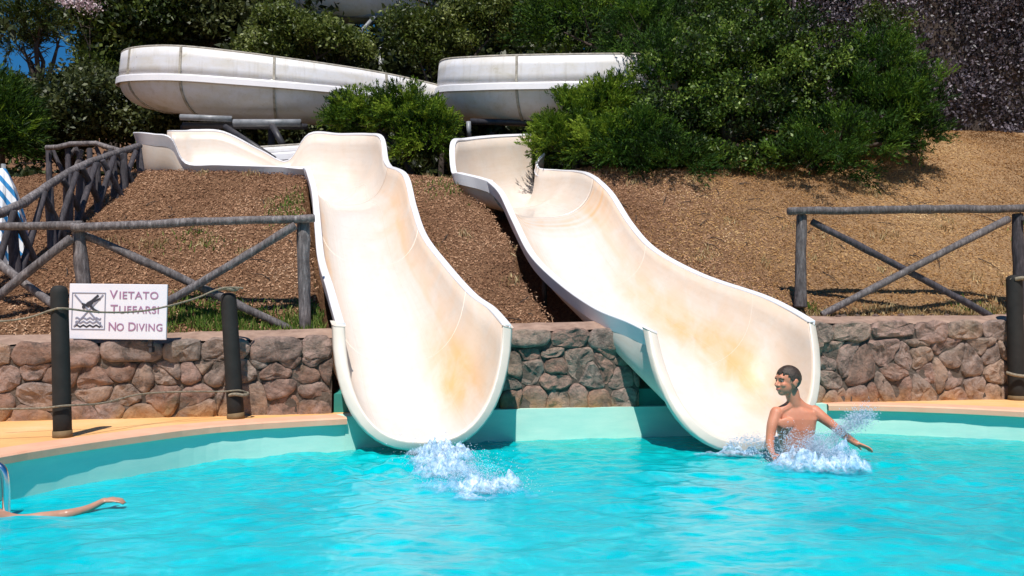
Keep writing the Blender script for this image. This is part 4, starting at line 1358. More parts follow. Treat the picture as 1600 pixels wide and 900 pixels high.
# low dark feathery skirt and right-hand lobe
plant('dark_tamarisk', gbase(4.1, 12.2), [lob(1320, 235, 12.0, 90, 45), lob(1400, 200, 12.3, 70, 70), lob(1260, 262, 11.7, 80, 35), lob(1380, 130, 12.8, 60, 80), lob(1440, 225, 12.2, 38, 35), lob(1330, 190, 12.6, 90, 60)],
      M_LF_DKFEATH, 'dark feathery bush spreading low toward the right fence', 'bush', r0=0.07, n_clump=340, per=230, clump_r=0.23, leaf=(0.06, 0.016), style='spray', tint_mu=0.4)
plant('dark_tamarisk', gbase(1.9, 11.9), [lob(1000, 235, 11.8, 60, 45), lob(1050, 262, 11.7, 70, 30), lob(975, 250, 11.8, 40, 26), lob(1035, 130, 12.6, 50, 70), lob(1010, 60, 13.4, 60, 50)],
      M_LF_DKFEATH, 'dark feathery bush left of the glossy bush', 'bush', r0=0.06, n_clump=220, per=230, clump_r=0.23, leaf=(0.06, 0.016), style='spray', tint_mu=0.38)
plant('feathery_tree', gbase(2.4, 15.0), [lob(940, 30, 15.2, 110, 60), lob(1060, 10, 15.2, 110, 60), lob(1200, -10, 15.2, 120, 60), lob(1310, 20, 15.0, 60, 60), lob(880, 50, 15.4, 60, 45)],
      M_LF_FEATH, 'feathery green tree rising above the glossy bush', 'tree', r0=0.12, n_clump=260, per=110, clump_r=0.36, leaf=(0.10, 0.03), style='spray', tint_mu=0.22)
plant('reddish_shrub', gbase(5.1, 13.6), [lob(1370, 70, 13.4, 55, 60), lob(1400, 150, 13.2, 50, 60)],
      M_LF_OLIVE, 'thin olive shrub between the bush and the purple grey creeper', 'shrub', r0=0.05, n_clump=60, per=90, clump_r=0.22, leaf=(0.07, 0.03), style='broad', tint_mu=0.2)

# background trees; u, v centre, depth, lobes
def bgtree(name, u, v, d, lobs, mat, label, **kw):
    x = px(u, v, d).x
    return plant(name, gbase(x, d), [lob(a, b, d + dd, ru, rv) for a, b, dd, ru, rv in lobs], mat, label, 'tree', 'trees behind the flumes', **kw)
T = dict(style='broad', per=110, clump_r=0.42, leaf=(0.13, 0.07), shell=0.6)
bgtree('pine_tree', 75, 60, 27, [(45, 45, 0, 50, 22), (70, 30, 0, 40, 16), (20, 62, .5, 30, 18), (95, 52, .5, 28, 20), (35, 70, 0, 35, 14)], M_LF_OLIVE, 'umbrella pine crown against the blue sky at the far left', r0=0.16, style='spray', n_clump=64, per=130, clump_r=0.5, leaf=(0.22, 0.035), tint_mu=0.22)
bgtree('evergreen_tree', 190, 60, 18, [(175, 60, 0, 45, 45), (210, 30, 0, 70, 50), (140, 20, 0, 28, 18), (150, 85, .4, 30, 30), (180, 115, 0, 50, 40)], M_LF_OLIVE, 'olive green tree with pale blossom behind the left end of the long flume', r0=0.15, n_clump=230, tint_mu=0.22, **T)
bgtree('evergreen_tree', 330, 30, 19, [(290, 30, 0, 90, 60), (360, 20, 0, 80, 60), (250, 60, .4, 70, 50), (340, 70, 0, 80, 40)], M_LF_DARK, 'very dark evergreen tree above the middle of the long flume', r0=0.16, n_clump=240, tint_mu=0.4, **T)
bgtree('evergreen_tree', 100, 170, 15.5, [(90, 185, 0, 65, 50), (150, 180, 0, 60, 60), (60, 220, 0, 60, 45), (130, 140, .5, 50, 30), (190, 190, 1.2, 70, 50), (30, 150, 1, 40, 20)], M_LF_DARK, 'dark tangled evergreen standing at the head of the path', r0=0.14, n_clump=300, tint_mu=0.45, style='broad', per=120, clump_r=0.36, leaf=(0.10, 0.055), shell=0.6)
bgtree('evergreen_tree', 10, 190, 14, [(-10, 185, 0, 40, 45), (5, 220, 0, 38, 50)], M_LF_FEATH, 'green tree cut by the left edge of the picture', r0=0.1, style='spray', n_clump=150, per=120, clump_r=0.34, leaf=(0.14, 0.018), tint_mu=0.18)
bgtree('evergreen_tree', 270, 215, 16.5, [(240, 200, 0, 90, 50), (330, 210, 0, 90, 45), (420, 215, 0, 70, 40)], M_LF_DARK, 'dark evergreen seen under the long flume', r0=0.1, n_clump=200, tint_mu=0.3, style='broad', per=110, clump_r=0.36, leaf=(0.10, 0.055), shell=0.6)
bgtree('olive_shrub', 470, 60, 16.8, [(440, 50, 0, 55, 40), (500, 65, 0, 55, 35), (540, 75, .2, 40, 25), (420, 80, 0, 45, 25)], M_LF_OLIVE, 'sunlit olive shrub directly below the highest flume, behind the long flume', r0=0.06, n_clump=180, tint_mu=0.5, style='broad', per=110, clump_r=0.26, leaf=(0.09, 0.04), shell=0.6)
bgtree('olive_shrub', 690, 50, 16.6, [(640, 50, 0, 45, 40), (690, 60, 0, 55, 50), (740, 35, .3, 60, 45), (790, 30, .3, 55, 40), (670, 95, 0, 30, 25)], M_LF_OLIVE, 'sunlit olive shrub above the gap between the long flume and the right flume', r0=0.06, n_clump=230, tint_mu=0.45, style='broad', per=110, clump_r=0.27, leaf=(0.09, 0.035), shell=0.6)
bgtree('evergreen_tree', 800, 0, 20, [(760, 10, 0, 80, 50), (860, 10, 0, 90, 60), (700, -20, 0, 80, 50), (820, 60, 0, 60, 40)], M_LF_DARK, 'dark tree above the right flume', r0=0.15, n_clump=230, tint_mu=0.5, **T)
bgtree('evergreen_tree', 450, -20, 23, [(430, 0, 0, 80, 50), (520, -30, 0, 90, 50), (600, -10, 0, 80, 50), (660, 10, 0, 60, 50)], M_LF_OLIVE, 'tall tree far behind the highest flume', r0=0.15, n_clump=200, tint_mu=0.2, **T)
# a few pale blossoms in the left tree
bl = plant('oleander', gbase(-8.6, 17.4), [lob(112, 4, 17.2, 20, 10), lob(140, 14, 17.2, 18, 10)], M_LF_PINK, 'pale pink blossoms at the top left beside the sky', 'shrub', r0=0.03, n_clump=30, per=22, clump_r=0.2, leaf=(0.05, 0.045), tint_mu=0.5)

# dense wood closing the view behind everything
def wood_mass(xr, yr, zr, n_cl, per, cr, leaf, mat, name, tint):
    k = n_cl
    cl = np.stack([rng.uniform(*xr, k), rng.uniform(*yr, k), np.zeros(k)], 1)
    gzv = ground(cl[:, 0], cl[:, 1])
    top = zr[1] + fbm(cl[:, 0], cl[:, 1], 0.35, 3, 31) * 1.6
    cl[:, 2] = gzv + zr[0] + rng.random(k) * (top - zr[0])
    idx = np.repeat(np.arange(k), per); n_ = len(idx)
    C = cl[idx] + unit(n_) * (rng.random(n_) ** .5)[:, None] * cr
    Dn = unit(n_) + np.array([0, 0, .2]); Dn /= np.linalg.norm(Dn, axis=1, keepdims=True)
    V_, F_ = leaf_quads(C, Dn, leaf[0] * rng.uniform(.6, 1.3, n_), leaf[1] * rng.uniform(.6, 1.3, n_), 0)
    T_ = np.clip(np.clip(rng.normal(tint, .15, k), 0, 1)[idx] + rng.normal(0, .14, n_), 0, 1)
    o = np_mesh(name, V_, F_, mat, None, attr=('tint', T_, 'FACE'))
    tag(o, 'dark mass of bushes and trees covering the hillside behind the flumes', 'woodland', kind='stuff')
    return o
wood_mass((-5.6, 9), (17, 25), (0, 3.6), 900, 90, 0.6, (0.22, 0.12), M_LF_DARK, 'background_woodland', 0.35)
wood_mass((-14, -5), (16, 19), (0, 0.3), 260, 90, 0.5, (0.2, 0.11), M_LF_DARK, 'background_woodland', 0.35)
wood_mass((-30, -13), (14, 22), (0, 3.0), 520, 90, 0.6, (0.26, 0.15), M_LF_DARK, 'background_woodland', 0.35)
wood_mass((9, 24), (15.5, 25), (0, 5.0), 520, 90, 0.7, (0.28, 0.16), M_LF_DARK, 'background_woodland', 0.35)
wood_mass((-3.2, 4.6), (13.9, 16.2), (0, 0.5), 260, 100, 0.35, (0.12, 0.06), M_LF_DARK, 'undergrowth', 0.35)

# creeper covered wall, upper right
cw = empty('creeper_wall', (7.2, 14.6, 4.2)); tag(cw, 'tall wall covered with purple grey creeper leaves at the upper right', 'wall')
mb = MB(); mb.box((-2.4, 0.12, -0.8), (6.5, 0.5, 5.0)); mb.build('wall', M_BARK, cw)
n_ = 60000
cx_ = rng.uniform(-2.4, 5.2, n_); cz_ = rng.uniform(-0.15, 3.6, n_)
dens = 0.62 + 1.2 * fbm(cx_, cz_, 1.3, 3, 77) + 0.25 * (cx_ < -0.35)
keep = rng.random(n_) < np.clip(dens, 0.16, 1)
cx_, cz_ = cx_[keep], cz_[keep]; n_ = len(cx_)
dep = 0.05 + 0.12 * vnoise(cx_, cz_, 4, 5) - rng.random(n_) * 0.12
C = np.stack([cx_, dep, cz_], 1)
Dn = unit(n_) * np.array([1, .5, 1]) + np.array([0, -.2, -0.3]); Dn /= np.linalg.norm(Dn, axis=1, keepdims=True)
V_, F_ = leaf_quads(C, Dn, 0.07 * rng.uniform(.6, 1.3, n_), 0.04 * rng.uniform(.6, 1.3, n_), 0)
tn = np.clip(0.58 + 0.5 * vnoise(cx_, cz_, 1.1, 12) - 0.28 * (cx_ > -0.2) + rng.normal(0, .28, n_), 0, 1)
np_mesh('creeper_leaves', V_, F_, M_LF_PURPLE, cw, attr=('tint', tn, 'FACE'))

# ------------------------------------------------------------------ litter and grass on the slope
def litter(name, mat, n_, xr, yr, lf, wd, cond, label, hi=0.02, upr=0.35):
    x = rng.uniform(*xr, n_); y = rng.uniform(*yr, n_)
    k = cond(x, y); x, y = x[k], y[k]
    g0 = ground(x, y); gc = carve(x, y, g0)
    k = (np.abs(g0 - gc) < 1e-6) & (y > wall_y(x) + 0.34); x, y, g0 = x[k], y[k], g0[k]
    n_ = len(x)
    C = np.stack([x, y, g0 + rng.random(n_) * hi + 0.004], 1)
    Dn = rng.normal(size=(n_, 3)) * np.array([1, 1, upr]); Dn[:, 2] += Dn[:, 1] * 0.55
    Dn /= np.linalg.norm(Dn, axis=1, keepdims=True)
    V_, F_ = leaf_quads(C, Dn, lf * rng.uniform(.5, 1.6, n_), wd * rng.uniform(.6, 1.5, n_), 0)
    T_ = np.clip(0.45 + 0.7 * fbm(x, y, 0.9, 4, 41) + rng.normal(0, .14, n_), 0, 1)
    o = np_mesh(name, V_, F_, mat, None, attr=('tint', T_, 'FACE'))
    tag(o, label, 'ground cover', kind='stuff')
    return o
edge = lambda x, y: 2.4 + 1.2 * fbm(x, y, .6, 2, 55) * 2
litter('dry_litter', M_LITTER, 170000, (-7, 4.5), (7, 12.5), 0.027, 0.011, lambda x, y: x < edge(x, y) + rng.normal(0, .5, len(x)), 'reddish brown dry leaf litter on the bank between the slides')
litter('dry_grass_litter', M_LITTERG, 170000, (0.5, 8.5), (8, 14.5), 0.028, 0.009, lambda x, y: x > edge(x, y) + rng.normal(0, .5, len(x)), 'golden dry grass and straw on the right bank')

def grass(name, patches, label, h=0.10, per=420):
    VV = []
    C = []; Dn = []
    for (x, y, rx, ry, k) in patches:
        m_ = int(per * k)
        xx = rng.normal(x, rx, m_); yy = rng.normal(y, ry, m_)
        ok_ = yy > wall_y(xx) + 0.36
        xx, yy = xx[ok_], yy[ok_]
        zz = ground(xx, yy); cv = carve(xx, yy, zz); ok_ = np.abs(cv - zz) < 1e-6; xx, yy, zz = xx[ok_], yy[ok_], zz[ok_]
        C.append(np.stack([xx, yy, zz + h * .35], 1))
    C = np.concatenate(C); n_ = len(C)
    Dn = rng.normal(size=(n_, 3)) * .35 + np.array([0, 0, 1]); Dn /= np.linalg.norm(Dn, axis=1, keepdims=True)
    V_, F_ = leaf_quads(C, Dn, h * rng.uniform(.5, 1.4, n_), 0.010 * rng.uniform(.7, 1.6, n_), 0)
    o = np_mesh(name, V_, F_, M_GRASS, None, attr=('tint', rng.random(n_), 'FACE'))
    tag(o, label, 'grass', kind='stuff'); return o
def gp(u, v, d): p = px(u, v, d); return p.x
grass('green_grass', [(-2.5, 7.55, .3, .12, 3.0), (-1.75, 7.65, .16, .14, 2.6), (-1.55, 7.9, .1, .3, 1.6), (-2.9, 7.5, .3, .12, 1.2)], 'green grass tufts growing on top of the left wall by the slide')
grass('green_weeds', [(-2.55, 9.9, .12, .25, .8), (-0.85, 10.9, .25, .2, .6), (4.9, 9.1, .12, .06, .35), (3.0, 8.75, .08, .06, .2), (6.8, 11, .2, .3, .3), (-3.3, 8.9, .2, .2, .35)], 'small green weeds scattered over the dry slope', h=.07)

M_GRASS_OLD = M_GRASS
M_GRASS = leaf_mat('dry_grass', [(0.16, 0.10, 0.04), (0.30, 0.20, 0.09), (0.45, 0.33, 0.16), (0.6, 0.48, 0.28)], 0.2, 0.8, 0.1)
_r = random.Random(4)
grass('dry_tufts', [(_r.uniform(2.8, 6.4), None or 0, .07, .03, .12) for _ in range(0)] + [(x_, float(wall_y(x_)) + _r.uniform(.40, .55), .08, .035, .16) for x_ in np.arange(2.9, 6.4, .14)] +
      [(_r.uniform(-4.2, 6.0), _r.uniform(8.6, 12.2), .06, .06, .07) for _ in range(90)], 'dry straw tufts along the right wall and over the slope', h=.085)
M_GRASS = M_GRASS_OLD
# dead twigs lying on the bank
tw = MB()
for k in range(150):
    x = _r.uniform(-4.5, 6.5); y = _r.uniform(float(wall_y(x)) + .5, 12.5)
    z = gz(x, y)
    if abs(float(carve(np.array([x]), np.array([y]), np.array([z]))[0]) - z) > 1e-6: continue
    a = _r.uniform(0, 6.28); L = _r.uniform(.06, .28)
    x2 = x + math.cos(a) * L; y2 = y + math.sin(a) * L
    if y2 < float(wall_y(x2)) + .4: continue
    tw.tube([(x, y, z + .015), ((x + x2) / 2 + .01, (y + y2) / 2, gz((x + x2) / 2, (y + y2) / 2) + .03), (x2, y2, gz(x2, y2) + .015)], [.006, .005, .002], 4)
tag(tw.build('dead_twigs', M_BARK), 'dead twigs scattered over the dry bank', 'ground cover', kind='stuff')

# ------------------------------------------------------------------ small stones on top of the right wall
for k in range(12):
    x = random.uniform(2.9, 5.2); y = float(wall_y(x)) + random.uniform(0.33, 0.47)
    me = bpy.data.meshes.new('pebble'); bm = bmesh.new(); bmesh.ops.create_icosphere(bm, subdivisions=1, radius=1)
    for v in bm.verts: v.co *= 1 + 0.35 * mnoise.noise(v.co * 2 + Vector((k, 0, 0)))
    bm.to_mesh(me); bm.free(); me.materials.append(M_STONE)
    o = bpy.data.objects.new('rock', me); r_ = random.uniform(.018, .045); o.scale = (r_ * 1.3, r_, r_ * .7); o.location = (x, y, float(wall_top(x)) + .06); link(o)
    o.rotation_euler = (0, 0, random.uniform(0, 6))
    tag(o, 'small loose rock lying on the ledge behind the right stone wall', 'rock', 'loose rocks on the ledge behind the right wall')

# ------------------------------------------------------------------ people
def skin_mat():
    m, nt, bs, out = new_mat('wet_skin')
    n = noise_n(nt, coords(nt), 9, 5)
    c = ramp(nt, n.outputs[0], [(0.3, (0.56, 0.195, 0.105)), (0.7, (0.66, 0.265, 0.155))])
    nt.links.new(c, bs.inputs['Base Color'])
    bs.inputs['Roughness'].default_value = 0.5
    bs.inputs['Subsurface Weight'].default_value = 0.2
    bs.inputs['Subsurface Radius'].default_value = (0.02, 0.008, 0.004)
    return m
M_SKIN = skin_mat()
M_SKIN2 = basic_mat('wet_skin_swimmer', (0.40, 0.20, 0.13), (0.52, 0.28, 0.19), 9, 0.35, 0.15, 0.003)  # swimmer's own skin tone, browner and less saturated than the boy's
M_HAIR = basic_mat('wet_dark_hair', (0.018, 0.011, 0.008), (0.085, 0.052, 0.034), 45, 0.45, 0.8, 0.004, stretch=(1, 1, 3))
M_EYEW = basic_mat('eye_white', (0.30, 0.22, 0.19), None, 5, 0.2, 0)
M_EYED = basic_mat('eye_dark', (0.02, 0.012, 0.01), None, 5, 0.2, 0)
M_LIPS = basic_mat('lips', (0.32, 0.08, 0.06), (0.36, 0.10, 0.08), 5, 0.4, 0)
M_TRUNKS = basic_mat('swim_trunks', (0.02, 0.03, 0.10), (0.03, 0.05, 0.14), 8, 0.7, 0.1)

def blob(mb, c, r, rot=None, n1=16, n2=10):
    c = Vector(c); vs = []; fs = []
    R = rot if rot is not None else Matrix.Identity(3)
    for i in range(1, n2):
        th = math.pi * i / n2
        for k in range(n1):
            a = 2 * math.pi * k / n1
            vs.append(c + R @ Vector((r[0] * math.sin(th) * math.cos(a), r[1] * math.sin(th) * math.sin(a), r[2] * math.cos(th))))
    top = len(vs); vs.append(c + R @ Vector((0, 0, r[2]))); vs.append(c + R @ Vector((0, 0, -r[2])))
    for i in range(n2 - 2):
        for k in range(n1):
            a = i * n1 + k; b = i * n1 + (k + 1) % n1
            fs.append((a, a + n1, b + n1, b))
    for k in range(n1):
        fs.append((top, k, (k + 1) % n1)); m_ = (n2 - 2) * n1
        fs.append((top + 1, m_ + (k + 1) % n1, m_ + k))
    mb.add(vs, fs)
def limb(mb, pts, rad, n_=12):
    P = crom([np.array(tuple(p) + (r,)) for p, r in zip(pts, rad)], 4)
    vs, fs = tube_geo([p[:3] for p in P], [p[3] for p in P], n_)
    mb.add(vs, fs)
    blob(mb, P[0][:3], (P[0][3],) * 3, None, 10, 8); blob(mb, P[-1][:3], (P[-1][3],) * 3, None, 10, 8)
def hand(mb, wrist, direction, palm_n, s=1.0, curl=0.35, thumb_side=1):
    d = Vector(direction).normalized(); nrm = Vector(palm_n); nrm = (nrm - d * nrm.dot(d)).normalized(); side = d.cross(nrm)
    w = Vector(wrist)
    R = Matrix((side, nrm, d)).transposed()
    blob(mb, w + d * 0.036 * s, (0.033 * s, 0.014 * s, 0.042 * s), R, 12, 8)
    for k, (o_, L) in enumerate(((-0.024, 0.055), (-0.008, 0.064), (0.008, 0.060), (0.023, 0.046))):
        b = w + d * 0.066 * s + side * o_ * s
        f1 = b + (d + nrm * curl * .5 + side * o_ * 4).normalized() * L * .45 * s
        f2 = f1 + (d + nrm * curl * 1.3 + side * o_ * 4).normalized() * L * .32 * s
        f3 = f2 + (d * .8 + nrm * curl * 2.0).normalized() * L * .26 * s
        limb(mb, [b - d * .012 * s, f1, f2, f3], [0.0082 * s, 0.0078 * s, 0.007 * s, 0.0058 * s], 8)
    t0 = w + d * 0.018 * s + side * 0.024 * thumb_side * s
    t1 = t0 + (d * .6 + side * thumb_side * .9 + nrm * .2).normalized() * 0.03 * s
    t2 = t1 + (d * .9 + side * thumb_side * .4 + nrm * .3).normalized() * 0.026 * s
    limb(mb, [t0, t1, t2], [0.010 * s, 0.009 * s, 0.0065 * s], 8)

def head(mb, c, R, s=1.0):
    """R: columns = right, forward(face), up"""
    c = Vector(c)
    def q(x, y, z): return c + R @ Vector((x * s, y * s, z * s))
    blob(mb, q(0, -0.012, 0.028), (0.070 * s, 0.088 * s, 0.082 * s), R, 20, 14)      # skull
    blob(mb, q(0, 0.028, -0.028), (0.055 * s, 0.056 * s, 0.066 * s), R, 18, 12)      # face
    blob(mb, q(0, 0.048, -0.072), (0.030 * s, 0.026 * s, 0.022 * s), R)               # chin
    blob(mb, q(0, 0.072, 0.030), (0.044 * s, 0.012 * s, 0.022 * s), R)                # brow
    limb(mb, [q(0, 0.076, 0.016), q(0, 0.090, -0.004), q(0, 0.098, -0.020)], [0.007 * s, 0.009 * s, 0.012 * s], 8)
    for sx in (-1, 1):
        blob(mb, q(0.012 * sx, 0.086, -0.024), (0.008 * s, 0.009 * s, 0.007 * s), R, 8, 6)
        blob(mb, q(0.030 * sx, 0.060, -0.018), (0.022 * s, 0.020 * s, 0.020 * s), R)  # cheeks
        blob(mb, q(0.070 * sx, -0.010, -0.004), (0.009 * s, 0.019 * s, 0.030 * s), R)  # ears
        blob(mb, q(0.076 * sx, -0.016, 0.008), (0.007 * s, 0.017 * s, 0.018 * s), R, 10, 8)
    blob(mb, q(0, 0.082, -0.046), (0.019 * s, 0.009 * s, 0.0055 * s), R, 10, 8)
    blob(mb, q(0, 0.080, -0.055), (0.016 * s, 0.009 * s, 0.006 * s), R, 10, 8)
    return q
def finish_body(mb, root, voxel=0.006, name='body'):
    o = mb.build(name, M_SKIN, root, smooth=True)
    md = o.modifiers.new('one_surface', 'REMESH'); md.mode = 'VOXEL'; md.voxel_size = voxel; md.use_smooth_shade = True
    md = o.modifiers.new('soften', 'SMOOTH'); md.factor = 0.5; md.iterations = 3
    return o

BD = 6.42
bp = lambda u, v, dd=0.0: px(u, v, BD + dd)
boy = empty('person', (0, 0, 0))
tag(boy, 'bare chested boy sitting in the splash with his face turned to the left', 'person')
mb = MB()
yaw = math.radians(66)        # face turned toward the left of the picture, slightly to the camera
fwd = Vector((-math.sin(yaw), -math.cos(yaw), 0.02)).normalized(); upv = Vector((-0.05, 0.0, 1)).normalized()
rgt = fwd.cross(upv).normalized(); upv = rgt.cross(fwd)
HR = Matrix((rgt, fwd, upv)).transposed()
hc = bp(1230, 597)
HS = 1.06
q = head(mb, hc, HR, HS)
# neck and trunk
neck0 = bp(1237, 612, .02); neck1 = bp(1243, 634, .02)
limb(mb, [neck0, bp(1240, 624, .025), bp(1243, 634, .035), bp(1244, 645, .06)], [0.052, 0.050, 0.052, 0.045], 14)
chest = bp(1243, 660, .03)
# trunk as a loft of ellipses from shoulders to hips
TR = [((1243, 636), 0.060, 0.045), ((1243, 643), 0.135, 0.058), ((1243, 654), 0.152, 0.076), ((1243, 670), 0.142, 0.084), ((1244, 688), 0.124, 0.078), ((1246, 706), 0.112, 0.072), ((1248, 724), 0.118, 0.078), ((1250, 742), 0.130, 0.088), ((1250, 752), 0.10, 0.07)]
vs = []; fs = []
for (uv, a, b) in TR:
    c = bp(uv[0], uv[1], .035 + (uv[1] - 650) * .0004)
    for k in range(20):
        t = 2 * math.pi * k / 20
        ca, sa = math.cos(t), math.sin(t)
        x = a * math.copysign(abs(ca) ** .85, ca); y = b * math.copysign(abs(sa) ** .85, sa)
        yw = math.radians(12)
        vs.append(c + Vector((x * math.cos(yw) + y * math.sin(yw), -x * math.sin(yw) + y * math.cos(yw), 0)))
for i in range(len(TR) - 1):
    for k in range(20):
        a = i * 20 + k; b = i * 20 + (k + 1) % 20
        fs.append((a, a + 20, b + 20, b))
fs.append(tuple(range(20))); fs.append(tuple(reversed(range((len(TR) - 1) * 20, len(TR) * 20))))
mb.add(vs, fs)
# collar bones, shoulder blades of chest
limb(mb, [bp(1241, 626, .03), bp(1232, 636, .03), bp(1217, 643, .03)], [.042, .040, .036], 10)
limb(mb, [bp(1243, 626, .03), bp(1254, 636, .03), bp(1268, 641, .03)], [.042, .040, .036], 10)
blob(mb, bp(1229, 662, -.03), (0.062, 0.017, 0.045)); blob(mb, bp(1259, 661, -.03), (0.062, 0.017, 0.045))
# his right arm hanging into the water
limb(mb, [bp(1213, 645, .02), bp(1207, 663, -.01), bp(1204, 680, -.03), bp(1203, 697, -.06), bp(1207, 710, -.09)], [0.047, 0.041, 0.034, 0.030, 0.022], 12)
hand(mb, bp(1207, 709, -.09), (0.25, -0.35, -0.55), (0.2, -1, 0.2), 0.85, 0.3, -1)
# his left arm reaching out sideways
limb(mb, [bp(1273, 643, .03), bp(1286, 653, .0), bp(1303, 666, -.03), bp(1322, 682, -.06), bp(1340, 694, -.09)], [0.048, 0.041, 0.034, 0.029, 0.022], 12)
hand(mb, bp(1338, 693, -.09), (0.95, -0.25, -0.35), (0.0, -0.4, -1.0), 0.95, 0.3, 1)
# legs stretched forward under the water
limb(mb, [bp(1238, 745, .0), Vector((bp(1225, 745).x, BD - .42, -0.12)), Vector((bp(1222, 745).x, BD - .78, -0.30))], [.075, .058, .035])
limb(mb, [bp(1262, 745, .0), Vector((bp(1272, 745).x, BD - .40, -0.10)), Vector((bp(1280, 745).x, BD - .76, -0.30))], [.075, .058, .035])
for xx in (1222, 1280):
    a = Vector((bp(xx, 745).x, BD - .78, -0.30)); limb(mb, [a, a + Vector((0, -.06, .02)), a + Vector((0, -.1, .1))], [.034, .032, .022])
finish_body(mb, boy, 0.0055)
# hair: a cap over the skull with a lower nape
me = bpy.data.meshes.new('hair'); bm = bmesh.new(); bmesh.ops.create_uvsphere(bm, u_segments=40, v_segments=28, radius=1)
for v in bm.verts:
    l = v.co.copy()
    nz = 1 + 0.03 * mnoise.noise(Vector((l.x * 14, l.y * 14, l.z * 5)))
    v.co = hc + HR @ Vector((l.x * 0.0765 * HS * nz, (l.y * 0.0955 * nz - 0.014) * HS, (l.z * 0.0885 * nz + 0.030) * HS))
    v.co.x += 0
kill = []
for f in bm.faces:
    c = HR.transposed() @ (f.calc_center_median() - hc) / HS
    hair_line = float(np.interp(c.y, [-.06, -.03, 0, .03, .05], [-.045, -.028, .002, .036, .060]))
    if c.z < hair_line + 0.006 * math.sin(c.x * 200): kill.append(f)
bmesh.ops.delete(bm, geom=kill, context='FACES')
bm.to_mesh(me); bm.free(); me.materials.append(M_HAIR); me.polygons.foreach_set('use_smooth', [True] * len(me.polygons))
o = bpy.data.objects.new('hair', me); link(o, boy); md = o.modifiers.new('thickness', 'SOLIDIFY'); md.thickness = 0.006
# eyes, brows, lips
for sx in (-1, 1):
    e = MB(); blob(e, q(0.026 * sx, 0.066, 0.008), (0.0105 * HS, 0.0105 * HS, 0.008 * HS), HR, 12, 8); e.build('eye', M_EYEW, boy, True)
    e = MB(); blob(e, q(0.026 * sx, 0.0745, 0.008), (0.0052 * HS, 0.004 * HS, 0.0052 * HS), HR, 10, 6); e.build('iris', M_EYED, boy, True)
    v_, f_ = tube_geo([q(0.010 * sx, 0.084, 0.022), q(0.028 * sx, 0.080, 0.027), q(0.045 * sx, 0.066, 0.021)], [0.004, 0.005, 0.003], 6); mesh_obj('eyebrow', v_, f_, M_HAIR, boy, True)
v_, f_ = tube_geo([q(-0.019, 0.082, -0.050), q(0, 0.0925, -0.050), q(0.019, 0.082, -0.050)], [0.003, 0.0065, 0.003], 8); mesh_obj('lips', v_, f_, M_LIPS, boy, True)

# swimmer at the left edge: only an arm and a shoulder break the surface
sw = empty('person', (0, 0, 0)); tag(sw, 'swimmer at the left edge with one bent arm lifted out of the water', 'person')
mb = MB()
wz = lambda u, v, d: px(u, v, d)
SD = 3.85
arm = [(-20, 800, 4.55), (25, 801, 4.60), (70, 796, 4.63), (105, 800, 4.62), (136, 793, 4.70), (163, 780, 4.78)]
A3 = [wz(*a) for a in arm]
A3[1].z = -0.022; A3[2].z = -0.012; A3[3].z = 0.004; A3[4].z = 0.016; A3[5].z = 0.045
limb(mb, A3, [0.040, 0.033, 0.030, 0.029, 0.022, 0.017], 12)
hand(mb, A3[-1], (0.98, 0.12, 0.05), (0.1, 0.2, -1.0), 0.9, 0.45, 1)
sh = Vector((A3[0].x, A3[0].y, 0.0))
blob(mb, sh + Vector((-0.03, 0, 0.015)), (0.075, 0.07, 0.055))
Rs = Matrix(((1, 0, 0), (0, 0, 1), (0, -1, 0)))
blob(mb, sh + Vector((-0.28, -0.02, -0.05)), (0.30, 0.13, 0.10))
blob(mb, sh + Vector((-0.75, -0.05, -0.12)), (0.26, 0.12, 0.10))
limb(mb, [sh + Vector((-0.06, -.12, -.05)), sh + Vector((.2, -.3, -.16)), sh + Vector((.42, -.36, -.22))], [.04, .032, .022])
limb(mb, [sh + Vector((-.9, -.1, -.14)), sh + Vector((-1.3, -.12, -.2)), sh + Vector((-1.7, -.12, -.3))], [.08, .055, .035])
limb(mb, [sh + Vector((-.9, .05, -.14)), sh + Vector((-1.3, .08, -.2)), sh + Vector((-1.7, .1, -.25))], [.08, .055, .035])
f2_ = Vector((0.92, -0.1, -0.35)).normalized(); u2_ = Vector((0.35, 0, .92)).normalized(); r2_ = f2_.cross(u2_).normalized(); u2_ = r2_.cross(f2_)
HR2 = Matrix((r2_, f2_, u2_)).transposed()
h2 = sh + Vector((-0.14, 0.16, 0.03))
head(mb, h2, HR2, 1.0)
limb(mb, [sh + Vector((-.2, .04, -.02)), h2 + Vector((-.04, -.03, -.02))], [.055, .05])
ob_ = finish_body(mb, sw, 0.007); ob_.data.materials.clear(); ob_.data.materials.append(M_SKIN2)
mbh = MB(); blob(mbh, h2 + HR2 @ Vector((0, -0.016, 0.034)), (0.074, 0.09, 0.082), HR2, 20, 14); mbh.build('hair', M_HAIR, sw, True)

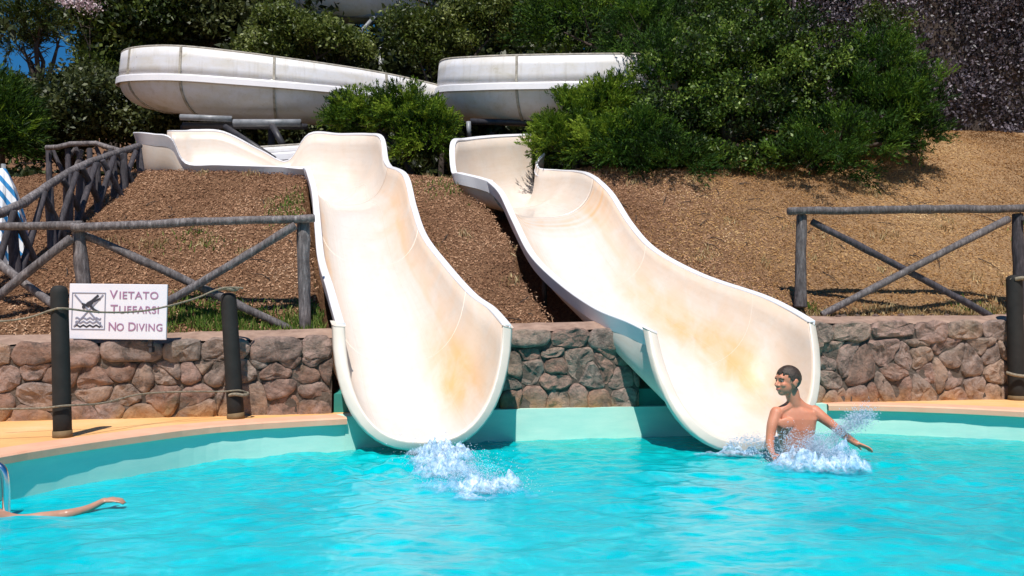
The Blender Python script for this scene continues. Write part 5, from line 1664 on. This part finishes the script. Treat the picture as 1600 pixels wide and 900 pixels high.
# ------------------------------------------------------------------ splashes
def foam_field(cx, cy, rx, ry, hgt, seed, rot=0.0, cut=0.28, res=110, fan=None):
    """lumpy foam surface riding on the water, torn into holes at its edge"""
    u = np.linspace(-1.25, 1.25, res); U, W_ = np.meshgrid(u, u)
    ca, sa = math.cos(rot), math.sin(rot)
    X_ = cx + (U * rx) * ca - (W_ * ry) * sa; Y_ = cy + (U * rx) * sa + (W_ * ry) * ca
    rr = np.sqrt(U ** 2 + W_ ** 2)
    mask = np.clip(1.15 - rr, 0, 1) + 0.9 * fbm(X_, Y_, 5.0, 4, seed)
    H_ = hgt * np.clip((mask - cut) * 1.6, 0, 1.2) ** 0.8 * (0.25 + 1.7 * np.abs(fbm(X_, Y_, 11.0, 4, seed + 7))) + 0.006
    H_ += fbm(X_, Y_, 24, 2, seed + 3) * 0.010 * np.clip((mask - cut) * 3, 0.2, 1)
    I = np.arange(X_.size).reshape(X_.shape)
    F_ = np.stack([I[:-1, :-1].ravel(), I[:-1, 1:].ravel(), I[1:, 1:].ravel(), I[1:, :-1].ravel()], 1)
    k = (mask.ravel()[F_] > cut).all(1)
    F_ = F_[k]; used, inv = np.unique(F_, return_inverse=True)
    V_ = np.stack([X_.ravel(), Y_.ravel(), H_.ravel()], 1)[used]
    return V_, inv.reshape(F_.shape), ('foaminess', np.clip((mask - cut) * 1.7, 0, 0.92).ravel()[used])
ICO = None
def drops(C, R_, mb_name, parent, mat):
    """many small water drops in one mesh"""
    bm = bmesh.new(); bmesh.ops.create_cone(bm, cap_ends=False, segments=4, radius1=1, radius2=0, depth=1)
    bmesh.ops.delete(bm, geom=bm.verts[:], context='VERTS')
    pv = [bm.verts.new(c) for c in ((1,0,0),(0,1,0),(-1,0,0),(0,-1,0),(0,0,1),(0,0,-1))]; bm.verts.index_update()
    [bm.faces.new([pv[i] for i in f]) for f in ((0,1,4),(1,2,4),(2,3,4),(3,0,4),(1,0,5),(2,1,5),(3,2,5),(0,3,5))]
    iv = np.array([v.co[:] for v in bm.verts]); iff = np.array([[v.index for v in f.verts] for f in bm.faces]); bm.free()
    n_ = len(C)
    st = rng.uniform(.8, 1.6, (n_, 1, 1)); ax = unit(n_)[:, None, :]
    V_ = iv[None] * R_[:, None, None]
    al = (V_ * ax).sum(2, keepdims=True); V_ = V_ + ax * al * (st - 1)
    V_ = (C[:, None, :] + V_).reshape(-1, 3)
    F_ = (iff[None] + (np.arange(n_) * len(iv))[:, None, None]).reshape(-1, 3)
    return np_mesh(mb_name, V_, F_, mat, parent, smooth=True)

# slide splash
sp1 = empty('splash', (0, 0, 0)); tag(sp1, 'foaming splash where the left slide runs into the pool', 'splash')
V_, F_, A_ = foam_field(-0.55, 6.38, 0.30, 0.30, 0.12, 3, 0.0); np_mesh('foam', V_, F_, M_FOAM, sp1, smooth=True, attr=A_)
V_, F_, A_ = foam_field(-0.44, 5.86, 0.24, 0.40, 0.09, 9, 0.15); np_mesh('foam', V_, F_, M_FOAM, sp1, smooth=True, attr=A_)
V_, F_, A_ = foam_field(-0.20, 5.32, 0.33, 0.27, 0.08, 19, -0.3); np_mesh('foam', V_, F_, M_FOAM, sp1, smooth=True, attr=A_)
V_, F_, A_ = foam_field(-0.22, 5.02, 0.24, 0.15, 0.05, 23, -0.2); np_mesh('foam', V_, F_, M_FOAM, sp1, smooth=True, attr=A_)
n_ = 6500
t = rng.random(n_)
C = np.stack([-0.56 + 0.42 * t + rng.normal(0, .14, n_), 6.52 - 1.25 * t + rng.normal(0, .13, n_), np.abs(rng.normal(0, .05, n_)) * (1.4 - t) + .01], 1)
drops(C, 0.0014 + 0.0032 * rng.random(n_) ** 4, 'water_drops', sp1, M_DROP)
# splash round the boy
sp2 = empty('splash', (0, 0, 0)); tag(sp2, 'white splash thrown up round the boy in front of the right slide', 'splash')
bx, by = bp(1250, 700).x, BD
V_, F_, A_ = foam_field(bx - 0.03, by - 0.42, 0.36, 0.30, 0.11, 31); np_mesh('foam', V_, F_, M_FOAM, sp2, smooth=True, attr=A_)
V_, F_, A_ = foam_field(bx + 0.12, by - 0.20, 0.28, 0.13, 0.22, 35, 0.1); np_mesh('foam', V_, F_, M_FOAM, sp2, smooth=True, attr=A_)
V_, F_, A_ = foam_field(bx - 0.42, by + 0.25, 0.28, 0.14, 0.06, 41, -0.2); np_mesh('foam', V_, F_, M_FOAM, sp2, smooth=True, attr=A_)
# sheet of water flung up to the right
def jet(a, b, w0, w1, n_, seed):
    t = rng.random(n_) ** 0.8
    a = np.array(a); b = np.array(b)
    sag = np.array([0, 0, 1.0]) * (0.10 * np.sin(t * math.pi))[:, None] * 0.4
    C = a + (b - a) * t[:, None] + sag
    C += rng.normal(size=(n_, 3)) * (w0 + (w1 - w0) * t)[:, None] * np.array([1, .6, 1])
    C[:, 2] = np.maximum(C[:, 2], 0.01)
    return C
Cs = [jet(bp(1290, 700, -.1), bp(1358, 648, -.1), .03, .04, 6000, 1),
      jet(bp(1222, 700, -.2), bp(1238, 682, -.2), .05, .03, 500, 2),
      jet(bp(1255, 710, -.25), bp(1285, 694, -.2), .06, .04, 3500, 3),
      jet(bp(1200, 712, -.2), bp(1330, 720, -.3), .05, .04, 5000, 4),
      jet(bp(1135, 696, .25), bp(1200, 696, .1), .02, .03, 1800, 5)]
C = np.concatenate(Cs)
drops(C, 0.0014 + 0.0034 * rng.random(len(C)) ** 4, 'water_drops', sp2, M_DROP)

# ------------------------------------------------------------------ pool ladder rail at the left edge
ld = empty('pool_ladder', px(0, 700, 4.6)); tag(ld, 'polished steel pool ladder rail at the left edge of the water', 'ladder')
o0 = Vector(ld.location)
for dy in (0.0, 0.5):
    pts_ = [px(-90, 760, 4.6), px(-75, 735, 4.6), px(-30, 722, 4.6), px(-2, 728, 4.6), px(8, 745, 4.6), px(10, 790, 4.6), px(10, 850, 4.6)]
    v_, f_ = tube_geo([Vector(tuple(p)) + Vector((0, -dy, 0)) - o0 for p in crom([np.array(tuple(p)) for p in pts_], 6)], 0.02, 12)
    if dy == 0: mesh_obj('rail', v_, f_, M_CHROME, ld, True)

# ------------------------------------------------------------------ striped parasol / towel stand at far left
M_STRIPE, nt, bs, out = new_mat('blue_white_stripes')
w = nt.nodes.new('ShaderNodeTexWave'); w.wave_type = 'BANDS'; w.bands_direction = 'DIAGONAL'; w.inputs['Scale'].default_value = 3.2; w.inputs['Distortion'].default_value = 1.0
nt.links.new(coords(nt), w.inputs['Vector'])
nt.links.new(ramp(nt, w.outputs['Fac'], [(0.62, (0.78, 0.80, 0.82)), (0.68, (0.02, 0.22, 0.50))]), bs.inputs['Base Color'])
bs.inputs['Roughness'].default_value = 0.8
pa = empty('beach_umbrella', (px(2, 400, 9.3).x, 9.3, gz(px(2, 400, 9.3).x, 9.3) - 0.24)); tag(pa, 'folded blue and white striped beach umbrella behind the far left fence', 'umbrella')
v_, f_ = tube_geo([(0, 0, -0.1), (0, 0, 1.7)], 0.025, 8); mesh_obj('pole', v_, f_, M_STEEL, pa, True)
vs = []; fs = []
N1 = 24
for i, (z, r_) in enumerate(((.2, 0.30), (.40, .29), (.65, .27), (.9, .24), (1.15, .2), (1.45, .12), (1.65, .03))):
    for k in range(N1):
        a = 2 * math.pi * k / N1
        rr = r_ * (1 + 0.35 * math.cos(a * 6 + i * .3) * (1 - z / 2))
        vs.append((rr * math.cos(a), rr * math.sin(a), z + (0.1 * math.cos(a * 6) if i == 0 else 0)))
for i in range(6):
    for k in range(N1):
        a = i * N1 + k; b = i * N1 + (k + 1) % N1
        fs.append((a, b, b + N1, a + N1))
mesh_obj('canopy', vs, fs, M_STRIPE, pa)

# ------------------------------------------------------------------ sub-parts hang on the part that carries them
SUB = {'lettering': 'board', 'pictogram_frame': 'board', 'diver_figure': 'board', 'diver_head': 'board', 'cross_bar': 'board', 'wave_line': 'board',
       'top_rail': 'side_panel', 'panel_joint': 'side_panel', 'foot': 'shaft', 'eyebrow': 'body', 'lips': 'body'}
def kname(o): return o.name.split('.')[0]
for root in [o for o in scene.objects if o.parent is None and o.type == 'EMPTY']:
    ch = list(root.children)
    for c in ch:
        want = SUB.get(kname(c))
        if kname(c) == 'joint': want = 'trough' if any(kname(x) == 'trough' for x in ch) else 'hull'
        if kname(c) == 'iris': want = 'eye'
        if not want: continue
        cand = [x for x in ch if kname(x) == want]
        if not cand: continue
        if want in ('side_panel', 'eye') and len(cand) > 1:
            cc = sum((Vector(v.co) for v in c.data.vertices), Vector()) / len(c.data.vertices)
            cand.sort(key=lambda x: min((Vector(v.co) - cc).length for v in x.data.vertices))
        p = cand[0]
        if p.location.length < 1e-6 and p.rotation_euler.to_quaternion().angle < 1e-6:
            c.parent = p
